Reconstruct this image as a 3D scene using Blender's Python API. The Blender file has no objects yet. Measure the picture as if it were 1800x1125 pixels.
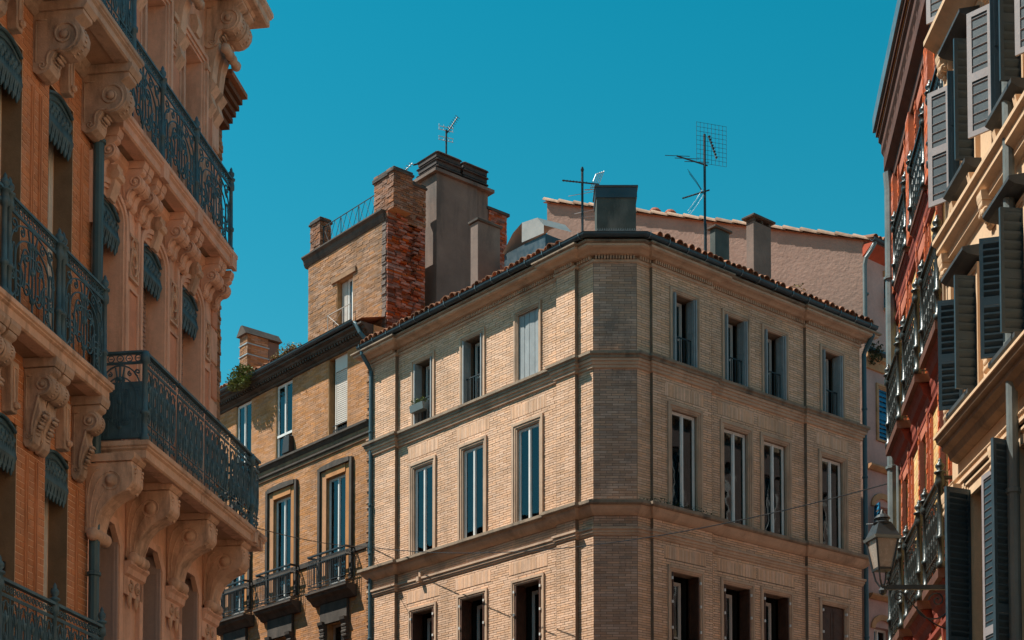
import bpy, math, random
import numpy as np
from mathutils import Vector, Matrix
random.seed(11)
rnd = random.random
sc = bpy.context.scene
COL = sc.collection

# ------------------------------------------------------------------ camera, sky, sun, exposure
cam_d = bpy.data.cameras.new('camera')
cam = bpy.data.objects.new('camera', cam_d); COL.objects.link(cam)
cam.location = (0, 0, 1.6); cam.rotation_euler = (math.radians(92.5), 0, 0)
cam_d.sensor_width = 36; cam_d.lens = 54.94; cam_d.shift_y = 0.5375
cam_d.clip_start = 0.2; cam_d.clip_end = 1500
sc.camera = cam

SUN = Vector((-1.39, 0.085, 2.0)).normalized()
EXPO = 0.53
wd = bpy.data.worlds.new('World'); sc.world = wd; wd.use_nodes = True
nt = wd.node_tree; nt.nodes.clear()
sky = nt.nodes.new('ShaderNodeTexSky'); sky.sky_type = 'NISHITA'; sky.sun_disc = False
sky.sun_elevation = math.asin(SUN.z); sky.sun_rotation = math.atan2(SUN.x, SUN.y)
sky.altitude = 100; sky.air_density = 1.1; sky.dust_density = 0.25; sky.ozone_density = 2.0
tint = nt.nodes.new('ShaderNodeHueSaturation')          # the photograph's teal grade, over the whole sky alike
tint.inputs['Hue'].default_value = 0.451; tint.inputs['Saturation'].default_value = 1.49; tint.inputs['Value'].default_value = 1.26
bg = nt.nodes.new('ShaderNodeBackground'); bg.inputs['Strength'].default_value = 0.064
wo = nt.nodes.new('ShaderNodeOutputWorld')
nt.links.new(sky.outputs[0], tint.inputs['Color']); nt.links.new(tint.outputs[0], bg.inputs['Color'])
nt.links.new(bg.outputs[0], wo.inputs['Surface'])
sl = bpy.data.lights.new('sun', 'SUN'); sl.energy = 5.0; sl.angle = math.radians(0.5); sl.color = (1.0, 0.98, 0.88)
so = bpy.data.objects.new('sun', sl); COL.objects.link(so); so.location = (-60, 5, 90)
so.rotation_euler = SUN.to_track_quat('Z', 'Y').to_euler()
sc.view_settings.view_transform = 'Standard'; sc.view_settings.look = 'None'
sc.view_settings.exposure = EXPO; sc.view_settings.gamma = 1.0
sc.view_settings.use_curve_mapping = False
sc.cycles.max_bounces = 8; sc.cycles.diffuse_bounces = 4; sc.cycles.transparent_max_bounces = 12

# ------------------------------------------------------------------ materials
MATS = {}
def mat(name, base, var=0.18, scale=3.0, rough=0.85, bump=0.25, bscale=45.0, island=0.0, dirt=0.0,
        dcol=(0.05, 0.045, 0.04), dscale=0.9, metal=0.0, spec=0.3, objrand=0.0, hue=None, stretch=0.25, spots=0.0):
    m = bpy.data.materials.new(name); m.use_nodes = True
    n = m.node_tree; N = n.nodes; K = n.links; N.clear()
    out = N.new('ShaderNodeOutputMaterial'); b = N.new('ShaderNodeBsdfPrincipled')
    K.new(b.outputs[0], out.inputs['Surface'])
    geo = N.new('ShaderNodeNewGeometry')
    def noise(sc_, det=5, vec=None, rg=0.6):
        t = N.new('ShaderNodeTexNoise'); t.inputs['Scale'].default_value = sc_; t.inputs['Detail'].default_value = det
        t.inputs['Roughness'].default_value = rg
        K.new(vec or geo.outputs['Position'], t.inputs['Vector']); return t.outputs['Fac']
    def mrange(x, a, c, lo, hi):
        r = N.new('ShaderNodeMapRange'); r.inputs[1].default_value = a; r.inputs[2].default_value = c
        r.inputs[3].default_value = lo; r.inputs[4].default_value = hi; K.new(x, r.inputs[0]); return r.outputs[0]
    def mixc(f, A_, B_, mode='MIX'):
        x = N.new('ShaderNodeMix'); x.data_type = 'RGBA'; x.blend_type = mode
        if isinstance(f, float): x.inputs[0].default_value = f
        else: K.new(f, x.inputs[0])
        for i, v in ((6, A_), (7, B_)):
            if isinstance(v, tuple): x.inputs[i].default_value = (*v, 1) if len(v) == 3 else v
            else: K.new(v, x.inputs[i])
        return x.outputs[2]
    lo = tuple(c * (1 - var) for c in base); hi = tuple(min(1, c * (1 + var)) for c in base)
    if hue: hi = tuple(c * (1 + var) for c in hue)
    col = mixc(mrange(noise(scale), 0.3, 0.7, 0, 1), lo, hi)
    col = mixc(mrange(noise(scale * 9, 3), 0.3, 0.7, 0, 1), col, mixc(1.0, col, (1.14, 1.1, 1.06), 'MULTIPLY'))
    if island:
        wv = N.new('ShaderNodeMapRange'); wv.inputs[3].default_value = 1 - island; wv.inputs[4].default_value = 1 + island
        K.new(geo.outputs['Random Per Island'], wv.inputs[0])
        hs = N.new('ShaderNodeHueSaturation'); K.new(wv.outputs[0], hs.inputs['Value']); K.new(col, hs.inputs['Color'])
        ml = N.new('ShaderNodeMath'); ml.operation = 'MULTIPLY'; ml.inputs[1].default_value = 7.31
        K.new(geo.outputs['Random Per Island'], ml.inputs[0])
        fr = N.new('ShaderNodeMath'); fr.operation = 'FRACT'; K.new(ml.outputs[0], fr.inputs[0])
        K.new(mrange(fr.outputs[0], 0, 1, 1 - island * .7, 1 + island * .5), hs.inputs['Saturation'])
        col = hs.outputs[0]
    if objrand:
        oi = N.new('ShaderNodeObjectInfo'); h2 = N.new('ShaderNodeHueSaturation'); K.new(col, h2.inputs['Color'])
        K.new(mrange(oi.outputs['Random'], 0, 1, 1 - objrand, 1 + objrand), h2.inputs['Value']); col = h2.outputs[0]
    if spots:
        col = mixc(mrange(noise(16, 2), 0.62, 0.72, 0, spots), col, tuple(c * .45 for c in base))
    if dirt:
        mp = N.new('ShaderNodeMapping'); mp.inputs['Scale'].default_value = (1, 1, stretch)
        K.new(geo.outputs['Position'], mp.inputs[0])
        col = mixc(mrange(noise(dscale, 7, mp.outputs[0], .68), 0.5, 0.68, 0, dirt), col, dcol)
    K.new(col, b.inputs['Base Color'])
    b.inputs['Roughness'].default_value = rough; b.inputs['Metallic'].default_value = metal
    b.inputs['Specular IOR Level'].default_value = spec
    if rough < 0.8: K.new(mrange(noise(scale * 4), .3, .7, max(.05, rough - .12), min(1, rough + .12)), b.inputs['Roughness'])
    if bump:
        bp = N.new('ShaderNodeBump'); bp.inputs['Strength'].default_value = bump; bp.inputs['Distance'].default_value = 0.02
        K.new(noise(bscale, 6), bp.inputs['Height']); K.new(bp.outputs[0], b.inputs['Normal'])
    MATS[name] = m
    return m
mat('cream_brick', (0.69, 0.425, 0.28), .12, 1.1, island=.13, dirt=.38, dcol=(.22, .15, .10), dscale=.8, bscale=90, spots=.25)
mat('sooty_shaded_brick', (0.50, 0.31, 0.225), .12, 1.4, island=.2, dirt=.8, dcol=(.16, .125, .11), dscale=1.3, bscale=90, spots=.3, stretch=.45)  # soot patches, and a darker base standing in for the chamfer's deeper shade
mat('cream_mortar', (0.20, 0.14, 0.10), .2, 6, bump=.5)
mat('cream_stone', (0.50, 0.335, 0.235), .14, 2.2, island=.05, dirt=.5, dcol=(.15, .105, .075), dscale=1.6, bscale=60, bump=.3)
mat('ledge_stone', (0.27, 0.195, 0.14), .25, 3, dirt=.75, dcol=(.07, .06, .05), dscale=2.2, bscale=50, bump=.4)
mat('orange_brick', (0.43, 0.20, 0.088), .18, 1.3, island=.16, dirt=.45, dcol=(.14, .075, .04), dscale=.9, bscale=70, spots=.45)
mat('orange_mortar', (0.38, 0.21, 0.10), .2, 5, bump=.5)
mat('orange_stone', (0.26, 0.145, 0.08), .22, 2.5, dirt=.7, dcol=(.06, .045, .035), dscale=1.5)
mat('soot_stone', (0.075, 0.058, 0.048), .3, 3, dirt=.8, dcol=(.03, .027, .025), dscale=2)
mat('tower_brick', (0.30, 0.155, 0.082), .2, 1.4, island=.28, dirt=.5, dcol=(.12, .075, .045), dscale=1, bscale=70, spots=.5)
mat('pillar_brick', (0.25, 0.115, 0.065), .25, 2.0, island=.3, dirt=.5, dcol=(.06, .04, .03), dscale=1.6, bump=.5, bscale=50)
mat('rough_red_brick', (0.30, 0.085, 0.045), .35, 2.0, island=.5, dirt=.6, dcol=(.045, .03, .025), dscale=2.0, stretch=.8, bump=.8, bscale=30)
mat('chimney_render', (0.17, 0.12, 0.10), .2, 1.2, dirt=.75, dcol=(.06, .05, .045), dscale=1.3, bscale=25, bump=.35, stretch=.15)
mat('gable_render', (0.34, 0.205, 0.16), .12, 1.0, bump=.9, bscale=9, dirt=.25, dcol=(.22, .15, .11), dscale=1.2)
mat('pink_render', (0.50, 0.29, 0.255), .12, 1.5, bump=.25, bscale=20, dirt=.35, dcol=(.2, .12, .10))
mat('pink_trim', (0.47, 0.24, 0.12), .2, 3, dirt=.4, dcol=(.15, .08, .05))
mat('eave_red', (0.42, 0.075, 0.035), .2, 3)
mat('zinc_dark', (0.035, 0.055, 0.07), .25, 2, rough=.45, bump=.08, metal=.35, spec=.5)
mat('zinc_light', (0.16, 0.20, 0.22), .2, 2, rough=.4, bump=.08, metal=.5, spec=.5)
mat('pipe_blue', (0.035, 0.085, 0.11), .2, 2, rough=.5, bump=.06, spec=.5)
mat('pipe_grey', (0.13, 0.15, 0.15), .2, 2, rough=.45, bump=.06, spec=.5)
mat('terracotta', (0.36, 0.155, 0.085), .35, 5, objrand=.5, dirt=.6, dcol=(.09, .06, .05), dscale=5, stretch=1, bump=.5)
mat('pale_tile', (0.42, 0.26, 0.18), .25, 5, objrand=.25, dirt=.4, dcol=(.2, .12, .08), dscale=4, stretch=1, bump=.4)
mat('dark_tile', (0.06, 0.045, 0.042), .3, 4, dirt=.5, dcol=(.015, .015, .015), rough=.75)
mat('white_frame', (0.66, 0.64, 0.62), .08, 4, rough=.45, bump=.04, spec=.4)
mat('grey_frame', (0.42, 0.38, 0.35), .1, 4, rough=.5, bump=.05)
mat('grey_shutter', (0.27, 0.285, 0.295), .12, 4, rough=.6, bump=.1, dirt=.3, dcol=(.14, .15, .15))
mat('brown_shutter', (0.075, 0.032, 0.02), .3, 5, rough=.6, bump=.2)
mat('roller_slat', (0.62, 0.55, 0.50), .06, 4, rough=.5, bump=.03)
mat('black_iron', (0.018, 0.022, 0.026), .3, 6, rough=.5, bump=.1, spec=.5)
mat('blue_iron', (0.05, 0.105, 0.14), .35, 5, rough=.5, bump=.15, spec=.45)
mat('grey_iron', (0.022, 0.028, 0.027), .35, 6, rough=.36, bump=.15, spec=.55)
mat('room_dark', (0.016, 0.014, 0.012), .3, 2, rough=.9, bump=0)
mat('curtain', (0.50, 0.47, 0.44), .1, 3, rough=.9, bump=.1, bscale=12)
mat('orange_drape', (0.38, 0.085, 0.035), .3, 3, rough=.9, bump=.1)
mat('stone_pink', (0.66, 0.40, 0.30), .14, 1.6, dirt=.5, dcol=(.26, .14, .09), dscale=2.4, bump=.25)
mat('stone_panel', (0.55, 0.26, 0.17), .15, 2.5, dirt=.35, dcol=(.2, .09, .06), dscale=2)
mat('stone_ornament', (0.58, 0.38, 0.28), .18, 2.5, dirt=.7, dcol=(.16, .10, .07), dscale=3.6, bump=.3)
mat('stone_grey', (0.44, 0.32, 0.255), .18, 2.5, dirt=.65, dcol=(.12, .085, .065), dscale=3.6, bump=.3)
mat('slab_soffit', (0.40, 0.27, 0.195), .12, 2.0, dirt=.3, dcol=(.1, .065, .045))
mat('fire_brick', (0.52, 0.225, 0.115), .15, 1.8, island=.08, dirt=.3, dcol=(.2, .09, .04), bump=.3)
mat('fire_mortar', (0.72, 0.50, 0.36), .15, 4)
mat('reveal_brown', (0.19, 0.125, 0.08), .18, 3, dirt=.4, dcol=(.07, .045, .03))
mat('mauve_shutter', (0.36, 0.27, 0.255), .08, 2, rough=.65, bump=.08)
mat('deep_red_brick', (0.46, 0.12, 0.055), .18, 2.5, island=.22, bump=.35, bscale=60, spots=.2)
mat('red_mould', (0.22, 0.045, 0.028), .2, 3, rough=.7, bump=.25)
mat('pink_brick', (0.27, 0.20, 0.18), .15, 2, bump=.2)
mat('yellow_brick', (0.66, 0.42, 0.18), .12, 2, island=.14, bump=.25)
mat('cornice_brown', (0.10, 0.042, 0.028), .3, 3, rough=.7)
mat('buff_stone', (0.60, 0.415, 0.27), .10, 1.6, dirt=.3, dcol=(.25, .16, .10), dscale=1.5, bump=.2)
mat('buff_dark', (0.24, 0.165, 0.11), .2, 3, dirt=.5, dcol=(.08, .055, .04), dscale=3)
mat('blue_shutter', (0.022, 0.045, 0.062), .15, 3, rough=.5, bump=.08, spec=.4)
mat('lilac_shutter', (0.25, 0.225, 0.235), .1, 3, rough=.5, bump=.06, spec=.4)
mat('bright_blue_shutter', (0.012, 0.15, 0.29), .15, 3, rough=.6, bump=.1)
mat('lamp_glass', (0.30, 0.24, 0.20), .12, 4, rough=.25, bump=.05, spec=.6)
mat('leaf', (0.15, 0.18, 0.055), .35, 6, rough=.7, bump=.1, island=.4)
mat('dry_leaf', (0.28, 0.23, 0.09), .3, 6, rough=.8, bump=.1, island=.4)
mat('moss', (0.05, 0.065, 0.03), .4, 9, rough=.95, island=.3)
mat('metal_aerial', (0.03, 0.033, 0.036), .2, 4, rough=.4, bump=0, metal=.6)
mat('metal_pale', (0.40, 0.42, 0.43), .2, 4, rough=.4, bump=0, metal=.5)
mat('black_plastic', (0.02, 0.02, 0.022), .2, 4, rough=.5, bump=0)
mat('chimney_dark', (0.045, 0.055, 0.05), .4, 2.5, rough=.65, dirt=.6, dcol=(.14, .14, .12), dscale=2.5, bump=.2)
mat('terracotta_pot', (0.30, 0.085, 0.05), .2, 4)
mat('tarpaulin', (0.26, 0.26, 0.255), .1, 2, rough=.5, bump=.2, bscale=5)
mat('wood_eave', (0.13, 0.055, 0.028), .3, 4)
mat('asphalt', (0.19, 0.115, 0.10), .2, 1.5, bump=.3)
mat('paving', (0.28, 0.22, 0.19), .15, 1.2, bump=.2)
mat('flower', (0.30, 0.16, 0.06), .3, 9)
def glass(name, tr, gl):
    m = bpy.data.materials.new(name); m.use_nodes = True; n = m.node_tree; n.nodes.clear()
    o = n.nodes.new('ShaderNodeOutputMaterial'); mx = n.nodes.new('ShaderNodeMixShader')
    t = n.nodes.new('ShaderNodeBsdfTransparent'); t.inputs[0].default_value = (*tr, 1)
    g = n.nodes.new('ShaderNodeBsdfGlossy'); g.inputs['Roughness'].default_value = .02; g.inputs['Color'].default_value = (*gl, 1)
    f = n.nodes.new('ShaderNodeFresnel'); f.inputs['IOR'].default_value = 1.62
    geo = n.nodes.new('ShaderNodeNewGeometry'); nz = n.nodes.new('ShaderNodeTexNoise'); nz.inputs['Scale'].default_value = 1.3
    bp = n.nodes.new('ShaderNodeBump'); bp.inputs['Strength'].default_value = .06; bp.inputs['Distance'].default_value = .1
    n.links.new(geo.outputs['Position'], nz.inputs['Vector']); n.links.new(nz.outputs['Fac'], bp.inputs['Height'])
    n.links.new(bp.outputs[0], g.inputs['Normal'])
    n.links.new(f.outputs[0], mx.inputs[0]); n.links.new(t.outputs[0], mx.inputs[1]); n.links.new(g.outputs[0], mx.inputs[2])
    n.links.new(mx.outputs[0], o.inputs['Surface']); MATS[name] = m
mat('slate', (0.045, 0.052, 0.058), .25, 4, rough=.6, bump=.1)
glass('glass', (.55, .68, .68), (.85, .9, .95))

# ------------------------------------------------------------------ mesh helpers
class Fr:
    """upright plane: u along it, d outwards, z up"""
    def __init__(s, O, ang):
        a = math.radians(ang); s.O = (O[0], O[1]); s.u = (math.cos(a), math.sin(a)); s.n = (s.u[1], -s.u[0]); s.ang = a
    def p(s, u, d, z):
        return (s.O[0] + s.u[0] * u + s.n[0] * d, s.O[1] + s.u[1] * u + s.n[1] * d, z)
    def xy(s, u, d=0): return s.p(u, d, 0)[:2]
BASE = {}
class MB:
    def __init__(s): s.v = []; s.f = []
    def poly(s, pts):
        i = len(s.v); s.v.extend(pts); s.f.append(tuple(range(i, i + len(pts))))
    def hexa(s, P, skip=()):
        i = len(s.v); s.v.extend(P)
        for k, q in enumerate(((0, 3, 2, 1), (4, 5, 6, 7), (0, 1, 5, 4), (1, 2, 6, 5), (2, 3, 7, 6), (3, 0, 4, 7))):
            if k not in skip: s.f.append(tuple(i + a for a in q))
    def box(s, fr, u0, u1, d0, d1, z0, z1, skip=()):
        s.hexa([fr.p(u0, d1, z0), fr.p(u1, d1, z0), fr.p(u1, d0, z0), fr.p(u0, d0, z0),
                fr.p(u0, d1, z1), fr.p(u1, d1, z1), fr.p(u1, d0, z1), fr.p(u0, d0, z1)], skip)
    def prism(s, A, B, caps=True):
        n = len(A); i = len(s.v); s.v.extend(A); s.v.extend(B)
        for k in range(n):
            j = (k + 1) % n; s.f.append((i + k, i + j, i + n + j, i + n + k))
        if caps: s.f.append(tuple(i + k for k in range(n))[::-1]); s.f.append(tuple(i + n + k for k in range(n)))
    def profu(s, fr, pr, u0, u1, caps=True):      # pr: (d, z) outline pulled along u
        s.prism([fr.p(u0, d, z) for d, z in pr], [fr.p(u1, d, z) for d, z in pr], caps)
    def plate(s, fr, pr, d0, d1):                 # pr: (u, z) outline pulled along d
        s.prism([fr.p(u, d0, z) for u, z in pr], [fr.p(u, d1, z) for u, z in pr])
    def sweep(s, path, pr, closed=True, caps=True):
        n = len(path); ns = []
        for a, b in zip(path, path[1:]):
            t = Vector((b[0] - a[0], b[1] - a[1])).normalized(); ns.append(Vector((t.y, -t.x)))
        rings = []
        for i, q in enumerate(path):
            if i == 0: m = ns[0]
            elif i == n - 1: m = ns[-1]
            else: m = (ns[i - 1] + ns[i]) / max(.25, 1 + ns[i - 1].dot(ns[i]))
            rings.append([(q[0] + m.x * d, q[1] + m.y * d, z) for d, z in pr])
        i0 = len(s.v); k = len(pr)
        for r in rings: s.v.extend(r)
        for a in range(n - 1):
            for c in range(k if closed else k - 1):
                e = (c + 1) % k
                s.f.append((i0 + a * k + c, i0 + (a + 1) * k + c, i0 + (a + 1) * k + e, i0 + a * k + e))
        if caps and closed:
            s.f.append(tuple(i0 + c for c in range(k))); s.f.append(tuple(i0 + (n - 1) * k + c for c in range(k))[::-1])
    def tube(s, pts, r, n=6, closed=False, rot=0.0):
        P = [Vector(p) for p in pts]; m = len(P); i0 = len(s.v); up = None
        for i, p in enumerate(P):
            if closed: t = P[(i + 1) % m] - P[i - 1]
            else: t = P[min(i + 1, m - 1)] - P[max(i - 1, 0)]
            if t.length < 1e-9: t = Vector((0, 0, 1))
            t.normalize()
            if up is None:
                up = Vector((0, 0, 1)) if abs(t.z) < .9 else Vector((0, 1, 0))
            x = up.cross(t)
            if x.length < 1e-4: x = Vector((1, 0, 0)).cross(t)
            x.normalize(); y = t.cross(x); up = y if abs(t.z) >= .9 or abs(up.z) < .99 else up
            rr = r[i] if isinstance(r, (list, tuple)) else r
            for k in range(n):
                a = 2 * math.pi * k / n + rot
                s.v.append(tuple(p + x * (rr * math.cos(a)) + y * (rr * math.sin(a))))
        for i in range(m if closed else m - 1):
            j = (i + 1) % m
            for k in range(n):
                e = (k + 1) % n
                s.f.append((i0 + i * n + k, i0 + i * n + e, i0 + j * n + e, i0 + j * n + k))
        if not closed:
            s.f.append(tuple(i0 + k for k in range(n))[::-1]); s.f.append(tuple(i0 + (m - 1) * n + k for k in range(n)))
    def lathe(s, c, pr, n=10, ax=None):           # pr: (r, h) about the vertical through c, or about axis ax
        i0 = len(s.v)
        if ax is None:
            X, Y, Z = Vector((1, 0, 0)), Vector((0, 1, 0)), Vector((0, 0, 1))
        else:
            Z = Vector(ax).normalized(); X = Z.orthogonal().normalized(); Y = Z.cross(X)
        C = Vector(c)
        for r, h in pr:
            for k in range(n):
                a = 2 * math.pi * k / n
                s.v.append(tuple(C + Z * h + X * (r * math.cos(a)) + Y * (r * math.sin(a))))
        for i in range(len(pr) - 1):
            for k in range(n):
                e = (k + 1) % n; s.f.append((i0 + i * n + k, i0 + i * n + e, i0 + (i + 1) * n + e, i0 + (i + 1) * n + k))
        s.f.append(tuple(i0 + k for k in range(n))[::-1]); s.f.append(tuple(i0 + (len(pr) - 1) * n + k for k in range(n)))
    def rframe(s, fr, u0, u1, z0, z1, t, d0, d1, sides='ltrb'):
        if 'l' in sides: s.box(fr, u0, u0 + t, d0, d1, z0, z1)
        if 'r' in sides: s.box(fr, u1 - t, u1, d0, d1, z0, z1)
        if 't' in sides: s.box(fr, u0 + t, u1 - t, d0, d1, z1 - t, z1)
        if 'b' in sides: s.box(fr, u0 + t, u1 - t, d0, d1, z0, z0 + t)
    def add(s, o):
        i = len(s.v); s.v.extend(o.v); s.f.extend(tuple(a + i for a in f) for f in o.f)
    def build(s, name, m, parent=None, smooth=False, bevel=0.0, **tags):
        b = BASE.get(parent.name, (0, 0, 0)) if parent else (0, 0, 0)
        me = bpy.data.meshes.new(name)
        me.from_pydata([(x - b[0], y - b[1], z - b[2]) for x, y, z in s.v], [], s.f)
        me.materials.append(MATS[m])
        if smooth:
            me.polygons.foreach_set('use_smooth', [True] * len(me.polygons))
        o = bpy.data.objects.new(name, me); COL.objects.link(o)
        if parent: o.parent = parent; BASE[o.name] = b
        if bevel:
            md = o.modifiers.new('bevel', 'BEVEL'); md.width = bevel; md.segments = 1; md.limit_method = 'ANGLE'
        for k, v in tags.items(): o[k] = v
        return o
def thing(name, label, cat, loc, group=None):
    o = bpy.data.objects.new(name, None); COL.objects.link(o); o.location = loc; BASE[o.name] = tuple(loc)
    o.empty_display_size = .3
    o['label'] = label; o['category'] = cat
    if group: o['group'] = group
    return o
def inst(name, me, parent, M4):
    """one more object sharing a mesh, placed by a world matrix under its thing"""
    o = bpy.data.objects.new(name, me); COL.objects.link(o)
    b = BASE[parent.name] if parent else (0, 0, 0)
    if parent: o.parent = parent; BASE[o.name] = b
    o.matrix_local = Matrix.Translation((-b[0], -b[1], -b[2])) @ M4
    return o
def mesh_only(mb, name, m, smooth=False):
    me = bpy.data.meshes.new(name); me.from_pydata(mb.v, [], mb.f); me.materials.append(MATS[m])
    if smooth: me.polygons.foreach_set('use_smooth', [True] * len(me.polygons))
    return me
def frmat(fr, u, d, z):
    """matrix taking local (x along u, y inwards, z up) to the plane"""
    p = fr.p(u, d, z)
    return Matrix(((fr.u[0], -fr.n[0], 0, p[0]), (fr.u[1], -fr.n[1], 0, p[1]), (0, 0, 1, p[2]), (0, 0, 0, 1)))
LOC = Fr((0, 0), 0)      # local drawing plane: u = x, d = -y

def wallgrid(mb, fr, u0, u1, z0, z1, d, holes=(), reveal=0.0):
    us = sorted({u0, u1, *[h[0] for h in holes], *[h[1] for h in holes]}); us = [u for u in us if u0 <= u <= u1]
    zs = sorted({z0, z1, *[h[2] for h in holes], *[h[3] for h in holes]}); zs = [z for z in zs if z0 <= z <= z1]
    for a, b in zip(us, us[1:]):
        for c, e in zip(zs, zs[1:]):
            um, zm = (a + b) / 2, (c + e) / 2
            if any(h[0] < um < h[1] and h[2] < zm < h[3] for h in holes): continue
            mb.poly([fr.p(a, d, c), fr.p(b, d, c), fr.p(b, d, e), fr.p(a, d, e)])
    for h in holes:
        if not reveal: continue
        a, b, c, e = h[:4]; q = d - reveal
        mb.poly([fr.p(a, d, c), fr.p(a, q, c), fr.p(a, q, e), fr.p(a, d, e)])
        mb.poly([fr.p(b, q, c), fr.p(b, d, c), fr.p(b, d, e), fr.p(b, q, e)])
        mb.poly([fr.p(a, d, e), fr.p(a, q, e), fr.p(b, q, e), fr.p(b, d, e)])
        mb.poly([fr.p(a, q, c), fr.p(a, d, c), fr.p(b, d, c), fr.p(b, q, c)])
def bricks(mb, fr, u0, u1, z0, z1, d, holes=(), ch=.0565, bl=.27, j=.009, pr=.008, rg=.003, lose=0.0):
    n = int(round((z1 - z0) / ch)); ch = (z1 - z0) / max(1, n)
    for i in range(n):
        za = z0 + i * ch + j / 2; zb = za + ch - j; zm = (za + zb) / 2
        sp = [(u0, u1)]
        for h in holes:
            if h[2] < zm < h[3]:
                ns = []
                for a, b in sp:
                    if h[1] <= a or h[0] >= b: ns.append((a, b)); continue
                    if h[0] > a: ns.append((a, h[0]))
                    if h[1] < b: ns.append((h[1], b))
                sp = ns
        for a, b in sp:
            u = a; first = True
            while u < b - .015:
                l = bl * (.94 + .12 * rnd())
                if first: l *= (.5 if i % 2 else 1.0); first = False
                e = min(b, u + l)
                if b - e < .05: e = b
                if not (lose and rnd() < lose):
                    dd = d + pr + (rnd() - .5) * 2 * rg
                    mb.box(fr, u + j / 2, e - j / 2, d - .01, dd, za + (rnd() - .5) * .003, zb + (rnd() - .5) * .003, skip=(4,))
                u = e
def soldiers(mb, fr, u0, u1, z0, z1, d, w=.055, j=.008, pr=.008):
    n = int((u1 - u0) / w)
    for i in range(n):
        a = u0 + i * (u1 - u0) / n
        mb.box(fr, a + j / 2, a + (u1 - u0) / n - j / 2, d - .01, d + pr + rnd() * .004, z0, z1, skip=(4,))
def spiral(c, r, turns, a0, sgn, n=20, r1=.12):
    out = []
    for i in range(n + 1):
        t = i / n; a = a0 + sgn * turns * 2 * math.pi * t; q = r * (1 - (1 - r1) * t ** .8)
        out.append((c[0] + q * math.cos(a), c[1] + q * math.sin(a)))
    return out
def arc(c, rx, rz, a0, a1, n=12):
    return [(c[0] + rx * math.cos(a0 + (a1 - a0) * i / n), c[1] + rz * math.sin(a0 + (a1 - a0) * i / n)) for i in range(n + 1)]
def curl(mb, pts, r, y=0.0, n=4):
    mb.tube([(u, y, z) for u, z in pts], r, n, rot=math.pi / 4)
def bez(p0, p1, p2, p3, n=12):
    o = []
    for i in range(n + 1):
        t = i / n; s = 1 - t
        o.append(tuple(s**3 * a + 3 * s * s * t * b + 3 * s * t * t * c + t**3 * e for a, b, c, e in zip(p0, p1, p2, p3)))
    return o

# ------------------------------------------------------------------ windows
def room(par, fr, u0, u1, z0, z1, d, deep=.7, m='room_dark'):
    mb = MB(); mb.box(fr, u0 - .25, u1 + .25, d - deep, d, z0 - .2, z1 + .2, skip=(2,))
    return mb.build('interior', m, par)
def panes(par, fr, cells, d, m='glass'):
    for a, b, c, e in cells:
        mb = MB(); mb.box(fr, a, b, d - .008, d, c, e); mb.build('pane', m, par)
def drape(par, fr, a, b, c, e, d, m='curtain', folds=6):
    mb = MB(); n = folds * 4; i0 = 0
    for i in range(n + 1):
        u = a + (b - a) * i / n; q = d + .025 * math.sin(i * math.pi / 2 + .3)
        mb.v += [fr.p(u, q, c), fr.p(u, q, e)]
    for i in range(n): mb.f.append((2 * i, 2 * i + 2, 2 * i + 3, 2 * i + 1))
    mb.build('curtain', m, par, smooth=True)
def pvc(par, fr, u0, u1, z0, z1, d, m='white_frame', t=.042, mull=True, rails=(), curtain=None, label=None):
    """two-leaf window whose frame face stands at depth d"""
    mb = MB(); mb.rframe(fr, u0, u1, z0, z1, t, d - .06, d)
    uc = (u0 + u1) / 2; cells = []
    edges = [u0 + t]
    if mull: mb.box(fr, uc - .028, uc + .028, d - .055, d + .012, z0 + t, z1 - t); halves = [(u0 + t, uc - .028), (uc + .028, u1 - t)]
    else: halves = [(u0 + t, u1 - t)]
    for a, b in halves:
        mb.rframe(fr, a, b, z0 + t, z1 - t, .022, d - .05, d - .012)
        zz = [z0 + t + .022] + [r for r in rails] + [z1 - t - .022]
        for r in rails: mb.box(fr, a + .022, b - .022, d - .05, d - .008, r - .02, r + .02)
        for c, e in zip(zz, zz[1:]): cells.append((a + .022, b - .022, c, e))
    o = mb.build('window', m, par)
    if label: o['label'] = label
    panes(o, fr, cells, d - .025)
    room(o, fr, u0, u1, z0, z1, d - .07)
    if curtain:
        for a, b, c, e, mm in curtain: drape(o, fr, u0 + (u1 - u0) * a, u0 + (u1 - u0) * b, z0 + (z1 - z0) * c, z0 + (z1 - z0) * e, d - .16, mm)
    return o
def surround(par, fr, u0, u1, z0, z1, w, d, m, pr=.05, step=.035, bottom=False):
    mb = MB(); s = 'ltrb' if bottom else 'ltr'
    mb.rframe(fr, u0 - w, u1 + w, z0, z1 + w, w * .45, d - .03, d + pr, s)
    mb.rframe(fr, u0 - w * .55, u1 + w * .55, z0, z1 + w * .55, w * .33, d - .03, d + pr * .62, s)
    mb.rframe(fr, u0 - w * .22, u1 + w * .22, z0, z1 + w * .22, w * .24, d - .05, d + pr * .25, s)
    return mb.build('surround', m, par)
def guard(par, fr, u0, u1, z0, z1, d, m='black_iron', n=6):
    mb = MB(); mb.box(fr, u0, u1, d - .012, d + .012, z1 - .025, z1); mb.box(fr, u0, u1, d - .01, d + .01, z0 + .08, z0 + .1)
    for i in range(n):
        u = u0 + (u1 - u0) * (i + .5) / n; mb.box(fr, u - .007, u + .007, d - .007, d + .007, z0, z1 - .025)
    return mb.build('guard_rail', m, par)
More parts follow.
